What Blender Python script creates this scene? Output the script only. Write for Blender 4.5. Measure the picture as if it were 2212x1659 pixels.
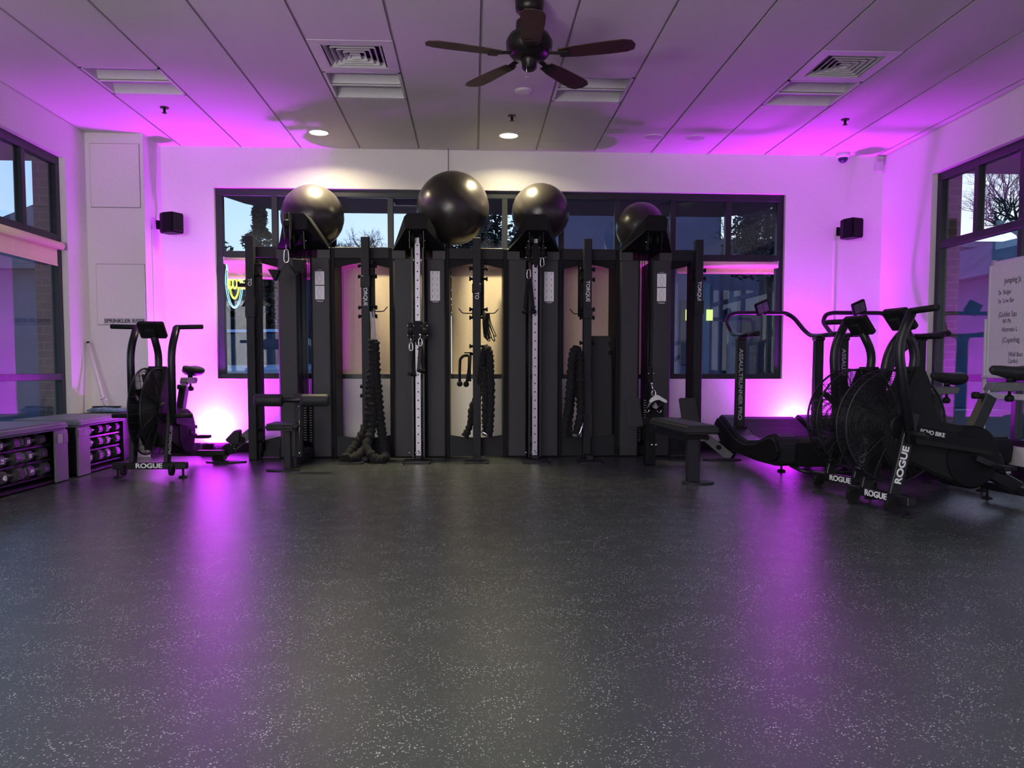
import bpy, bmesh, math, random
from mathutils import Vector, Matrix
for o in list(bpy.data.objects): bpy.data.objects.remove(o, do_unlink=True)
S = bpy.context.scene
C = S.collection
PI = math.pi
rnd = random.Random(7)

# ------------------------------------------------------------------ camera
F_PX, PITCH, YAW, ROLL, ZC = 1728.2, .0592, .0498, .0012, .887
CAM_POS = Vector((-.006, -.082, ZC)); CY_PX = 898.0     # principal point lies below the frame's centre (lens shift)
def cam_axes():
    cy, sy = math.cos(YAW), math.sin(YAW)
    f = Vector((sy, cy, 0)); r = Vector((cy, -sy, 0)); u = Vector((0, 0, 1))
    f2 = f*math.cos(PITCH) - u*math.sin(PITCH); u2 = u*math.cos(PITCH) + f*math.sin(PITCH)
    return r*math.cos(ROLL) + u2*math.sin(ROLL), u2*math.cos(ROLL) - r*math.sin(ROLL), f2
RT, UP, FW = cam_axes()
cam = bpy.data.cameras.new('camera'); cam_o = bpy.data.objects.new('camera', cam); C.objects.link(cam_o)
cam.sensor_width = 36; cam.lens = F_PX/2212*36; cam.shift_y = (CY_PX - 829.5)/2212; cam.clip_start = .05; cam.clip_end = 400
cam_o.matrix_world = Matrix(((RT.x, UP.x, -FW.x, CAM_POS.x), (RT.y, UP.y, -FW.y, CAM_POS.y), (RT.z, UP.z, -FW.z, ZC), (0, 0, 0, 1)))
S.camera = cam_o
def at(u, v, Y):                     # photograph point -> world point standing at depth Y
    d = FW + RT*((u - 1106)/F_PX) - UP*((v - CY_PX)/F_PX)
    return CAM_POS + d*((Y - CAM_POS.y)/d.y)

# ------------------------------------------------------------------ world, lights, exposure
S.view_settings.view_transform = 'Standard'; S.view_settings.look = 'None'
S.view_settings.gamma = 1; S.view_settings.use_curve_mapping = False
S.view_settings.exposure = 0.10
w = bpy.data.worlds.new('dusk_sky'); S.world = w; w.use_nodes = True
nt = w.node_tree; nt.nodes.clear()
out = nt.nodes.new('ShaderNodeOutputWorld'); bg = nt.nodes.new('ShaderNodeBackground')
tc = nt.nodes.new('ShaderNodeTexCoord'); sp = nt.nodes.new('ShaderNodeSeparateXYZ')
cr = nt.nodes.new('ShaderNodeValToRGB'); cr2 = nt.nodes.new('ShaderNodeValToRGB')
mr = nt.nodes.new('ShaderNodeMapRange'); mx = nt.nodes.new('ShaderNodeMixRGB')
nt.links.new(tc.outputs['Generated'], sp.inputs[0])
nt.links.new(sp.outputs['Z'], cr.inputs[0]); nt.links.new(sp.outputs['Z'], cr2.inputs[0])
for r_, a, b, c in ((cr, (.50, .74, 1, 1), (.22, .47, .95, 1), (.06, .16, .45, 1)), (cr2, (1.0, 1.0, 1.0, 1), (.62, .80, 1, 1), (.10, .2, .5, 1))):
    r_.color_ramp.elements[0].color = a; r_.color_ramp.elements[0].position = 0
    r_.color_ramp.elements[1].color = c; r_.color_ramp.elements[1].position = 1
    e = r_.color_ramp.elements.new(.30); e.color = b
mr.inputs['From Min'].default_value = -.62; mr.inputs['From Max'].default_value = .45
nt.links.new(sp.outputs['X'], mr.inputs['Value']); nt.links.new(mr.outputs[0], mx.inputs[0])
nt.links.new(cr.outputs[0], mx.inputs[1]); nt.links.new(cr2.outputs[0], mx.inputs[2])
nt.links.new(mx.outputs[0], bg.inputs[0]); bg.inputs[1].default_value = 1.35
nt.links.new(bg.outputs[0], out.inputs[0])

PURPLE = (.62, .018, 1.0); WARM = (1.0, .86, .52)
def area(name, loc, size, energy, color, direction, spread=180, sizey=None):
    L = bpy.data.lights.new(name, 'AREA'); L.energy = energy; L.color = color
    L.shape = 'RECTANGLE' if sizey else 'DISK'; L.size = size
    if sizey: L.size_y = sizey
    L.spread = math.radians(spread)
    o = bpy.data.objects.new(name, L); C.objects.link(o); o.location = loc
    o.rotation_euler = Vector(direction).to_track_quat('-Z', 'Y').to_euler(); return o
for lx, ly, k in ((-2.70, 8.20, 1.0), (3.50, 8.27, 1.08)):      # each LED can: a beam that washes the wall plus wide spill
    area('uplight_beam', (lx, ly, .14), .20, 22*k, PURPLE, (0, 0, 1), 70)
    area('uplight_beam', (lx, ly + .03, .142), .14, 75*k, PURPLE, (0, 1, .9), 130)
    area('uplight_spill', (lx, ly, .145), .20, 33*k, PURPLE, (0, .10, 1), 175)
area('uplight_spill', (3.8, -1.5, .3), .6, 46, PURPLE, (0, 0, 1), 170)  # this and the next: unseen violet fill added behind the camera for the ceiling
area('uplight_spill', (-3.3, -2.9, .3), .6, 8, PURPLE, (0, 0, 1), 170)
for lx, k in ((-1.483, 1.0), (.356, .85)):
    area('downlight_spill', (lx, 7.89, 3.14), .16, 16*k, WARM, (0, 0, -1), 150)
    area('downlight_beam', (lx, 7.89, 3.142), .16, 24*k, WARM, (0, 0, -1), 95)
for lx in (-1.9, .1, 2.0):  # unseen overhead panels, added as neutral fill for the floor
    area('added_floor_fill', (lx, .4, 3.13), .55, 26 if lx < 1 else 16, (.86, .95, 1.0), (0, 0, -1), 170, .55)
for lx, e in ((-1.5, 16), (1.2, 12)):  # second unseen row, added to lift the floor before the machines
    area('added_floor_fill', (lx, 3.1, 3.13), .55, e, (.90, .95, 1.0), (0, 0, -1), 150, .55)
area('added_ceiling_fill', (-2.5, -.6, 1.0), 1.2, 175, (1.0, .97, .92), (0, .25, 1), 150, .5)  # unseen fill aimed up, added to lighten the left of the ceiling
area('added_rear_fill', (-2.0, -3.6, 1.5), 3.2, 165, (1.0, .95, .88), (.05, 1, .10), 180, 2.2)  # broad unseen fill added behind the camera, no lobby stands there

# ------------------------------------------------------------------ materials
def mat(name, col, rough=.5, metal=0, var=.08, scale=30, bump=0, spec=.5, emis=None, estr=1, coat=0):
    m = bpy.data.materials.new(name); m.use_nodes = True; n = m.node_tree; b = n.nodes['Principled BSDF']
    b.inputs['Roughness'].default_value = rough; b.inputs['Metallic'].default_value = metal
    b.inputs['Specular IOR Level'].default_value = spec
    if coat: b.inputs['Coat Weight'].default_value = coat
    tx = n.nodes.new('ShaderNodeTexCoord'); ns = n.nodes.new('ShaderNodeTexNoise'); ns.inputs['Scale'].default_value = scale
    n.links.new(tx.outputs['Object'], ns.inputs['Vector'])
    r = n.nodes.new('ShaderNodeValToRGB')
    r.color_ramp.elements[0].color = tuple(c*(1 - var) for c in col) + (1,); r.color_ramp.elements[0].position = .35
    r.color_ramp.elements[1].color = tuple(min(1, c*(1 + var)) for c in col) + (1,); r.color_ramp.elements[1].position = .65
    n.links.new(ns.outputs['Fac'], r.inputs[0]); n.links.new(r.outputs[0], b.inputs['Base Color'])
    if bump:
        bp = n.nodes.new('ShaderNodeBump'); bp.inputs['Strength'].default_value = bump; bp.inputs['Distance'].default_value = .004
        n.links.new(ns.outputs['Fac'], bp.inputs['Height']); n.links.new(bp.outputs[0], b.inputs['Normal'])
    if emis:
        b.inputs['Emission Color'].default_value = emis + (1,); b.inputs['Emission Strength'].default_value = estr
    return m
M = {}
M['wall'] = mat('painted_wall', (.74, .73, .72), .55, var=.02, scale=60, bump=.15)
M['jamb'] = mat('jamb_paint', (.62, .62, .62), .6, var=.03)
M['tile'] = mat('ceiling_tile', (.62, .61, .60), .9, var=.04, scale=220, bump=.25)
M['tee'] = mat('ceiling_grid', (.42, .41, .41), .6, var=.03)
M['cwhite'] = mat('white_enamel', (.62, .62, .62), .4, var=.02)
M['dark'] = mat('dark_void', (.012, .012, .014), .8)
M['frame'] = mat('bronze_frame', (.022, .026, .032), .38, metal=.35, var=.1)
M['black'] = mat('black_powder_coat', (.006, .006, .008), .55, var=.15, scale=90, bump=.1, spec=.14)
M['black2'] = mat('satin_black_tube', (.010, .010, .013), .34, var=.1, scale=60, spec=.3)
M['char'] = mat('charcoal_shroud', (.036, .035, .042), .5, var=.08, scale=150, bump=.1, spec=.28)
M['charc'] = mat('charcoal_collar', (.050, .048, .056), .5, var=.08, scale=150, bump=.1, spec=.28)
M['upr'] = mat('charcoal_upright', (.015, .016, .021), .5, var=.08, scale=150, bump=.1, spec=.2)
M['steel'] = mat('chrome', (.75, .75, .77), .16, metal=1, var=.03)
M['brush'] = mat('brushed_rail', (.36, .34, .40), .45, metal=.8, var=.05, scale=80)
M['vinyl'] = mat('black_vinyl', (.020, .021, .024), .5, var=.12, scale=120, bump=.35, spec=.25)
M['vinylg'] = mat('grey_vinyl', (.12, .13, .16), .5, var=.1, scale=100, bump=.3)
M['ball'] = mat('dark_ball_vinyl', (.024, .021, .020), .30, var=.06, scale=6)
M['rope'] = mat('rope_sheath', (.004, .004, .005), .9, var=.2, scale=200, bump=.6)
M['rubber'] = mat('black_rubber', (.008, .008, .009), .6, var=.15, spec=.2)
M['paper'] = mat('printed_paper', (.85, .85, .88), .6, var=.02)
M['ink'] = mat('print_ink', (.05, .05, .06), .7)
M['decal'] = mat('white_decal', (.72, .72, .74), .5, var=.02)
M['greydecal'] = mat('grey_decal', (.30, .30, .34), .5, var=.02)
M['shade'] = mat('woven_shade', (.78, .65, .46), .85, var=.07, scale=160, bump=.2)
M['fanwood'] = mat('dark_walnut_blade', (.045, .018, .014), .45, var=.25, scale=14)
M['fanmetal'] = mat('oil_rubbed_bronze', (.020, .018, .017), .35, metal=.6)
M['plasticw'] = mat('white_plastic', (.60, .60, .62), .4, var=.02)
M['board'] = mat('whiteboard_enamel', (.66, .65, .68), .22, var=.02)
M['marker'] = mat('dry_marker_ink', (.05, .045, .08), .7)
M['screen'] = mat('console_lcd', (.10, .09, .12), .25, var=.1)
M['hex'] = mat('hex_rubber', (.035, .034, .038), .5, var=.15, scale=120, bump=.2)
M['hexface'] = mat('hex_end_plate', (.26, .25, .28), .45)
M['flatpost'] = mat('grey_steel_post', (.11, .11, .12), .45, var=.05)
M['cloth'] = mat('blue_grey_microfibre', (.13, .20, .32), .95, var=.35, scale=30, bump=.6)
M['strap'] = mat('grey_webbing', (.34, .34, .36), .8, var=.1)
M['lamp'] = mat('lit_lens', (.9, .9, .9), .4, emis=(1.0, .93, .72), estr=9)
M['led'] = mat('violet_led', (.2, .05, .4), .4, emis=PURPLE, estr=14)
M['neonb'] = mat('neon_cyan', (.2, .6, .8), .3, emis=(.32, .93, 1.0), estr=2.2)
M['neony'] = mat('neon_yellow', (.8, .9, .1), .3, emis=(.75, 1.0, .05), estr=2.4)
M['asphalt'] = mat('asphalt', (.05, .055, .07), .8, var=.3, scale=3)
M['canopy'] = mat('canopy_stucco', (.10, .085, .10), .8, var=.08, scale=8)
M['bark'] = mat('bark', (.022, .020, .024), .9, var=.3, scale=20)
M['leaf'] = mat('conifer_needles', (.016, .026, .024), .9, var=.4, scale=8)
M['shrub'] = mat('shrub_leaf', (.020, .028, .034), .9, var=.4, scale=8)
M['carp'] = mat('pale_car_paint', (.30, .42, .62), .3, var=.03, coat=.4)
M['carg'] = mat('car_glass', (.02, .03, .06), .35, spec=.3)
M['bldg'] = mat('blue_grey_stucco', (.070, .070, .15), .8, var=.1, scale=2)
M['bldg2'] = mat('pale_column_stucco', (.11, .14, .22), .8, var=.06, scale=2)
M['litwin'] = mat('lit_window', (.6, .6, .2), .5, emis=(.72, .86, .22), estr=1.1)
M['bluewin'] = mat('dusk_lit_glass', (.2, .4, .7), .3, emis=(.10, .25, .55), estr=.16)
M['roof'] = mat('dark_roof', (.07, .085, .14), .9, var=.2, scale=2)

# rubber floor with pale flecks, satin gloss and fine relief
def floor_mat():
    m = bpy.data.materials.new('flecked_rubber_floor'); m.use_nodes = True; n = m.node_tree; b = n.nodes['Principled BSDF']
    L = n.links.new; tx = n.nodes.new('ShaderNodeTexCoord')
    def noise(s, det=2, vec=None):
        a = n.nodes.new('ShaderNodeTexNoise'); a.inputs['Scale'].default_value = s; a.inputs['Detail'].default_value = det
        L(vec or tx.outputs['Object'], a.inputs['Vector']); return a
    def ramp(src, p0, c0, p1, c1):
        r = n.nodes.new('ShaderNodeValToRGB'); r.color_ramp.elements[0].position = p0; r.color_ramp.elements[0].color = c0 + (1,)
        r.color_ramp.elements[1].position = p1; r.color_ramp.elements[1].color = c1 + (1,); L(src, r.inputs[0]); return r
    base = ramp(noise(1.3, 4).outputs['Fac'], .3, (.034, .041, .038), .7, (.044, .052, .048))
    warp = noise(60, 2); addv = n.nodes.new('ShaderNodeVectorMath'); addv.operation = 'MULTIPLY_ADD'
    L(warp.outputs['Color'], addv.inputs[0]); addv.inputs[1].default_value = (.014,)*3; L(tx.outputs['Object'], addv.inputs[2])
    vor = n.nodes.new('ShaderNodeTexVoronoi'); vor.inputs['Scale'].default_value = 150; vor.inputs['Randomness'].default_value = 1
    L(addv.outputs[0], vor.inputs['Vector'])
    fl = ramp(vor.outputs['Distance'], .20, (1, 1, 1), .38, (0, 0, 0))
    sepc = n.nodes.new('ShaderNodeSeparateColor'); L(vor.outputs['Color'], sepc.inputs[0])
    keep = ramp(sepc.outputs[0], .58, (0, 0, 0), .70, (1, 1, 1))
    patch = ramp(noise(7, 3).outputs['Fac'], .38, (.15, .15, .15), .62, (1, 1, 1))
    m1 = n.nodes.new('ShaderNodeMath'); m1.operation = 'MULTIPLY'; L(fl.outputs[0], m1.inputs[0]); L(keep.outputs[0], m1.inputs[1])
    m2 = n.nodes.new('ShaderNodeMath'); m2.operation = 'MULTIPLY'; L(m1.outputs[0], m2.inputs[0]); L(patch.outputs[0], m2.inputs[1])
    mixc = n.nodes.new('ShaderNodeMixRGB'); L(m2.outputs[0], mixc.inputs[0]); L(base.outputs[0], mixc.inputs[1]); mixc.inputs[2].default_value = (.38, .40, .40, 1)
    L(mixc.outputs[0], b.inputs['Base Color'])
    bp = n.nodes.new('ShaderNodeBump'); bp.inputs['Strength'].default_value = .4; bp.inputs['Distance'].default_value = .002
    L(noise(260, 3).outputs['Fac'], bp.inputs['Height']); L(bp.outputs[0], b.inputs['Normal'])
    b.inputs['Roughness'].default_value = .25; b.inputs['Specular IOR Level'].default_value = .33
    return m
M['floor'] = floor_mat()
def brick_mat():
    m = bpy.data.materials.new('dim_brick'); m.use_nodes = True; n = m.node_tree; b = n.nodes['Principled BSDF']
    tx = n.nodes.new('ShaderNodeTexCoord'); br = n.nodes.new('ShaderNodeTexBrick'); mp = n.nodes.new('ShaderNodeMapping')
    mp.inputs['Rotation'].default_value = (PI/2, 0, 0)
    n.links.new(tx.outputs['Object'], mp.inputs[0]); n.links.new(mp.outputs[0], br.inputs['Vector'])
    br.inputs['Scale'].default_value = 1; br.inputs['Brick Width'].default_value = .2; br.inputs['Row Height'].default_value = .075
    br.inputs['Mortar Size'].default_value = .006
    br.inputs['Color1'].default_value = (.115, .090, .085, 1); br.inputs['Color2'].default_value = (.135, .105, .095, 1); br.inputs['Mortar'].default_value = (.19, .165, .155, 1)
    n.links.new(br.outputs['Color'], b.inputs['Base Color']); b.inputs['Roughness'].default_value = .9
    return m
M['brick'] = brick_mat()
def glass_mat():
    m = bpy.data.materials.new('window_glass'); m.use_nodes = True; n = m.node_tree; n.nodes.clear()
    o = n.nodes.new('ShaderNodeOutputMaterial'); g = n.nodes.new('ShaderNodeBsdfGlossy'); t = n.nodes.new('ShaderNodeBsdfTransparent')
    fr = n.nodes.new('ShaderNodeFresnel'); mxs = n.nodes.new('ShaderNodeMixShader')
    ge = n.nodes.new('ShaderNodeNewGeometry'); mr_ = n.nodes.new('ShaderNodeMapRange'); mr_.inputs['To Min'].default_value = 1.55; mr_.inputs['To Max'].default_value = 1/1.55
    n.links.new(ge.outputs['Backfacing'], mr_.inputs['Value']); n.links.new(mr_.outputs[0], fr.inputs['IOR'])   # same Fresnel on both faces of the thin pane
    g.inputs['Roughness'].default_value = .01; t.inputs['Color'].default_value = (.93, .95, .97, 1)
    n.links.new(fr.outputs[0], mxs.inputs[0]); n.links.new(t.outputs[0], mxs.inputs[1]); n.links.new(g.outputs[0], mxs.inputs[2]); n.links.new(mxs.outputs[0], o.inputs[0])
    return m
M['glass'] = glass_mat()

# ------------------------------------------------------------------ mesh helpers
class MB:
    def __init__(s): s.b = bmesh.new()
    def _add(s, vs, fs, smooth=False):
        v = [s.b.verts.new(p) for p in vs]
        for f in fs:
            try: q = s.b.faces.new([v[i] for i in f]); q.smooth = smooth
            except ValueError: pass
        return s
    def box(s, x0, x1, y0, y1, z0, z1, m=None):
        x0, x1 = sorted((x0, x1)); y0, y1 = sorted((y0, y1)); z0, z1 = sorted((z0, z1))
        vs = [Vector((x, y, z)) for z in (z0, z1) for y in (y0, y1) for x in (x0, x1)]
        if m is not None: vs = [m @ p for p in vs]
        return s._add(vs, [(0, 2, 3, 1), (4, 5, 7, 6), (0, 1, 5, 4), (2, 6, 7, 3), (0, 4, 6, 2), (1, 3, 7, 5)])
    def bar(s, p, q, w, h, up=(0, 0, 1)):       # rectangular bar from p to q, w across, h along up
        p, q = Vector(p), Vector(q); d = (q - p).normalized(); up = Vector(up)
        a = d.cross(up)
        if a.length < 1e-4: a = d.cross(Vector((0, 1, 0)))
        a.normalize(); c = a.cross(d).normalized()
        vs = [r + a*i*w/2 + c*j*h/2 for r in (p, q) for j in (-1, 1) for i in (-1, 1)]
        return s._add(vs, [(0, 2, 3, 1), (4, 5, 7, 6), (0, 1, 5, 4), (2, 6, 7, 3), (0, 4, 6, 2), (1, 3, 7, 5)])
    def tube(s, pts, r, n=10, caps=True, flat=1.0):
        pts = [Vector(p) for p in pts]; rs = r if isinstance(r, (list, tuple)) else [r]*len(pts)
        rings = []; prev = None
        for i, p in enumerate(pts):
            if i == 0: t = pts[1] - p
            elif i == len(pts) - 1: t = p - pts[i - 1]
            else: t = (pts[i + 1] - p).normalized() + (p - pts[i - 1]).normalized()
            t.normalize()
            if prev is None:
                prev = t.cross(Vector((0, 0, 1)) if abs(t.z) < .9 else Vector((0, 1, 0))).normalized()
            else:
                prev = (prev - t*prev.dot(t)).normalized()
            c = t.cross(prev).normalized()
            rings.append([s.b.verts.new(p + (prev*math.cos(a) + c*math.sin(a)*flat)*rs[i]) for a in [2*PI*k/n for k in range(n)]])
        for A, B in zip(rings, rings[1:]):
            for k in range(n):
                f = s.b.faces.new((A[k], A[(k + 1) % n], B[(k + 1) % n], B[k])); f.smooth = True
        if caps:
            s.b.faces.new(rings[0][::-1]); s.b.faces.new(rings[-1])
        return s
    def cyl(s, p, q, r, n=16): return s.tube([p, q], r, n)
    def ring(s, c, R, r, ax='x', n=48, m=6, sy=1.0, a0=0, a1=2*PI, sx=1.0):   # torus or arc
        c = Vector(c); full = abs(a1 - a0 - 2*PI) < 1e-6; N = n + (0 if full else 1)
        E = {'x': (Vector((0, 1, 0)), Vector((0, 0, 1)), Vector((1, 0, 0))), 'y': (Vector((1, 0, 0)), Vector((0, 0, 1)), Vector((0, 1, 0))), 'z': (Vector((1, 0, 0)), Vector((0, 1, 0)), Vector((0, 0, 1)))}[ax]
        rg = []
        for i in range(N):
            a = a0 + (a1 - a0)*i/n; d = E[0]*math.cos(a)*sx + E[1]*math.sin(a)*sy; dn = d.normalized()
            rg.append([s.b.verts.new(c + d*R + dn*r*math.cos(b) + E[2]*r*math.sin(b)) for b in [2*PI*k/m for k in range(m)]])
        for i in range(n if full else n):
            A, B = rg[i], rg[(i + 1) % N]
            for k in range(m):
                f = s.b.faces.new((A[k], A[(k + 1) % m], B[(k + 1) % m], B[k])); f.smooth = True
        return s
    def prism(s, poly, ax, a, b):               # closed 2D outline pushed from a to b along an axis
        def P(u, v, t): return {'x': (t, u, v), 'y': (u, t, v), 'z': (u, v, t)}[ax]
        n = len(poly); vs = [P(u, v, a) for u, v in poly] + [P(u, v, b) for u, v in poly]
        return s._add(vs, [tuple(range(n))[::-1], tuple(range(n, 2*n))] + [(i, (i + 1) % n, n + (i + 1) % n, n + i) for i in range(n)])
    def ball(s, c, r, sc=(1, 1, 1), u=24, v=14):
        c = Vector(c); g = []
        for j in range(1, v):
            th = PI*j/v
            g.append([s.b.verts.new(c + Vector((sc[0]*r*math.sin(th)*math.cos(2*PI*i/u), sc[1]*r*math.sin(th)*math.sin(2*PI*i/u), sc[2]*r*math.cos(th)))) for i in range(u)])
        t = s.b.verts.new(c + Vector((0, 0, r*sc[2]))); b = s.b.verts.new(c - Vector((0, 0, r*sc[2])))
        for i in range(u):
            k = (i + 1) % u; s.b.faces.new((t, g[0][i], g[0][k])).smooth = True; s.b.faces.new((b, g[-1][k], g[-1][i])).smooth = True
            for A, B in zip(g, g[1:]): s.b.faces.new((A[i], B[i], B[k], A[k])).smooth = True
        return s
    def lathe(s, c, prof, n=28):                # profile (r, z) about a vertical axis
        c = Vector(c); rg = [[s.b.verts.new(c + Vector((r*math.cos(2*PI*k/n), r*math.sin(2*PI*k/n), z))) for k in range(n)] for r, z in prof]
        for A, B in zip(rg, rg[1:]):
            for k in range(n): s.b.faces.new((A[k], A[(k + 1) % n], B[(k + 1) % n], B[k])).smooth = True
        s.b.faces.new(rg[0][::-1]); s.b.faces.new(rg[-1]); return s
    def poly(s, vs, fs): return s._add([Vector(v) for v in vs], fs)
    def build(s, name, m, parent=None, bevel=0, seg=1, kind=None, each=False):
        bmesh.ops.recalc_face_normals(s.b, faces=s.b.faces)
        if each:                                # every loose piece becomes an object of its own
            s.b.verts.ensure_lookup_table(); seen = set(); o = None
            for v0 in s.b.verts:
                if v0 in seen: continue
                st = [v0]; isl = []; seen.add(v0)
                while st:
                    v = st.pop(); isl.append(v)
                    for e in v.link_edges:
                        q = e.other_vert(v)
                        if q not in seen: seen.add(q); st.append(q)
                ids = {v: i for i, v in enumerate(isl)}; fs = {f for v in isl for f in v.link_faces}; nb = MB()
                vs = [nb.b.verts.new(v.co) for v in isl]
                for f in fs: nf = nb.b.faces.new([vs[ids[v]] for v in f.verts]); nf.smooth = f.smooth
                o = nb.build(name, m, parent, bevel, seg, kind)
            s.b.free(); return o
        if bevel:
            ed = [e for e in s.b.edges if len(e.link_faces) == 2 and e.calc_face_angle() > .5]
            bmesh.ops.bevel(s.b, geom=ed, offset=bevel, segments=seg, affect='EDGES', clamp_overlap=True)
        me = bpy.data.meshes.new(name); s.b.to_mesh(me); s.b.free()
        me.materials.append(M[m] if isinstance(m, str) else m)
        o = bpy.data.objects.new(name, me); C.objects.link(o)
        if parent is not None: o.parent = parent
        if kind: o['kind'] = kind
        return o
def tag(o, label, cat, group=None):
    o['label'] = label; o['category'] = cat
    if group: o['group'] = group
    return o
def thing(name, label, cat, loc=(0, 0, 0), rotz=0, group=None):
    o = bpy.data.objects.new(name, None); o.empty_display_size = .1; C.objects.link(o)
    o.location = loc; o.rotation_euler = (0, 0, rotz); return tag(o, label, cat, group)
def struct(o): o['kind'] = 'structure'; return o
def rpath(pts, r=.06, k=5):                     # round off the corners of a polyline
    pts = [Vector(p) for p in pts]; o = [pts[0]]
    for a, b, c in zip(pts, pts[1:], pts[2:]):
        rr = min(r, (a - b).length*.45, (c - b).length*.45); p = b + (a - b).normalized()*rr; q = b + (c - b).normalized()*rr
        for i in range(k + 1):
            t = i/k; o.append(p*(1 - t)**2 + b*2*t*(1 - t) + q*t*t)
    return o + [pts[-1]]
def text(name, body, size, m, parent, loc, rot=(PI/2, 0, 0), ext=.0015, sx=1.0, bold=0, align='CENTER'):
    c = bpy.data.curves.new(name, 'FONT'); c.body = body; c.size = size; c.extrude = ext; c.align_x = align; c.align_y = 'CENTER'; c.offset = bold
    t = bpy.data.objects.new(name + '_tmp', c); C.objects.link(t); bpy.context.view_layer.update()
    dg = bpy.context.evaluated_depsgraph_get(); me = bpy.data.meshes.new_from_object(t.evaluated_get(dg)); bpy.data.objects.remove(t, do_unlink=True)
    me.materials.clear(); me.materials.append(M[m]); o = bpy.data.objects.new(name, me); C.objects.link(o)
    o.parent = parent; o.location = loc; o.rotation_euler = rot; o.scale = (sx, 1, 1); return o
def dup(root, loc=None, rot=None, label=None):
    r = root.copy(); C.objects.link(r)
    if loc is not None: r.location = loc
    if rot is not None: r.rotation_euler = rot
    if label: r['label'] = label
    for ch in list(root.children):
        c = ch.copy(); C.objects.link(c); c.parent = r
        for g in ch.children: d = g.copy(); C.objects.link(d); d.parent = c
    return r

# ------------------------------------------------------------------ room shell
XL, XR, YB, ZT, TH = -3.757, 4.42, 8.462, 3.165, .30
YR = -4.0
struct(MB().box(XL - .4, XR + .4, YR - .2, YB + TH, -.12, 0).build('floor', 'floor'))
def wall_with_hole(name, ax, a0, a1, h0, h1, zb, zt, p_in, p_out):
    b = MB()
    def bx(u0, u1, z0, z1):
        if ax == 'x': b.box(u0, u1, p_in, p_out, z0, z1)
        else: b.box(p_in, p_out, u0, u1, z0, z1)
    bx(a0, h0, 0, ZT + .25); bx(h1, a1, 0, ZT + .25); bx(h0, h1, 0, zb); bx(h0, h1, zt, ZT + .25)
    return struct(b.build(name, 'wall'))
WB = (-2.672, 3.357, .775, 2.755)              # back window opening
WL = (1.626, 7.626, .25, 2.825)
WR = (1.53, 7.53, .25, 2.760)
wall_with_hole('wall_back', 'x', XL - .12, XR + .12, WB[0], WB[1], WB[2], WB[3], YB, YB + .12)
wall_with_hole('wall_left', 'y', YR, YB + .12, WL[0], WL[1], WL[2], WL[3], XL, XL - .12)
wall_with_hole('wall_right', 'y', YR, YB + .12, WR[0], WR[1], WR[2], WR[3], XR, XR + .12)
struct(MB().box(XL - .12, XR + .12, YR - .12, YR, 0, ZT + .25).build('wall_rear', 'wall'))
# brick outer leaf, deeper than the plaster
def brick_leaf(name, ax, a0, a1, hole, p0, p1):
    h0, h1, zb, zt = hole; b = MB()
    def bx(u0, u1, z0, z1):
        if ax == 'x': b.box(u0, u1, p0, p1, z0, z1)
        else: b.box(p0, p1, u0, u1, z0, z1)
    bx(a0, h0, 0, ZT + .5); bx(h1, a1, 0, ZT + .5); bx(h0, h1, 0, zb); bx(h0, h1, zt, ZT + .5)
    return struct(b.build(name, 'brick'))
brick_leaf('trim_1', 'x', XL - TH, XR + TH, WB, YB + .125, YB + TH)
brick_leaf('trim_2', 'y', YR, YB + .12, WL, XL - .125, XL - TH)
brick_leaf('trim_3', 'y', YR, YB + .12, WR, XR + .125, XR + TH)
# corner chase holding the sprinkler riser
col = struct(MB().box(XL, -3.205, 8.02, YB, 0, ZT).build('wall_corner', 'wall'))
for z0, z1, x0, x1 in ((2.452, 3.06, -3.71, -3.243), (1.312, 1.900, -3.68, -3.218)):
    MB().box(x0, x1, 8.012, 8.02, z0, z1).build('access_panel', 'wall', col, bevel=.001)
    g = MB(); e = .004
    for a, b_, c_, d_ in ((x0 - e, x1 + e, z1, z1 + e), (x0 - e, x1 + e, z0 - e, z0), (x0 - e, x0, z0, z1), (x1, x1 + e, z0, z1)):
        g.box(a, b_, 8.0185, 8.0205, c_, d_)
    g.build('panel_gap', 'ink', col)
sg = thing('riser_sign', 'white lettered strip reading SPRINKLER RISER on the corner column', 'sign', (-3.415, 8.006, 1.345))
MB().box(-.20, .20, -.002, .004, -.032, .032).build('sign_plate', 'plasticw', sg)
text('lettering', 'SPRINKLER RISER', .052, 'ink', sg, (0, -.004, 0), bold=.001)
# baseboards
for nm, a in (('baseboard_back', (-3.205, XR, YB - .012, YB, 0, .10)), ('baseboard_left', (XL, XL + .012, YR, 8.02, 0, .10)), ('baseboard_right', (XR - .012, XR, YR, YB - .012, 0, .10)), ('baseboard_corner', (-3.205, -3.193, 8.02, YB - .012, 0, .10))):
    struct(MB().box(*a).build(nm, 'rubber', bevel=.002))

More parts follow.
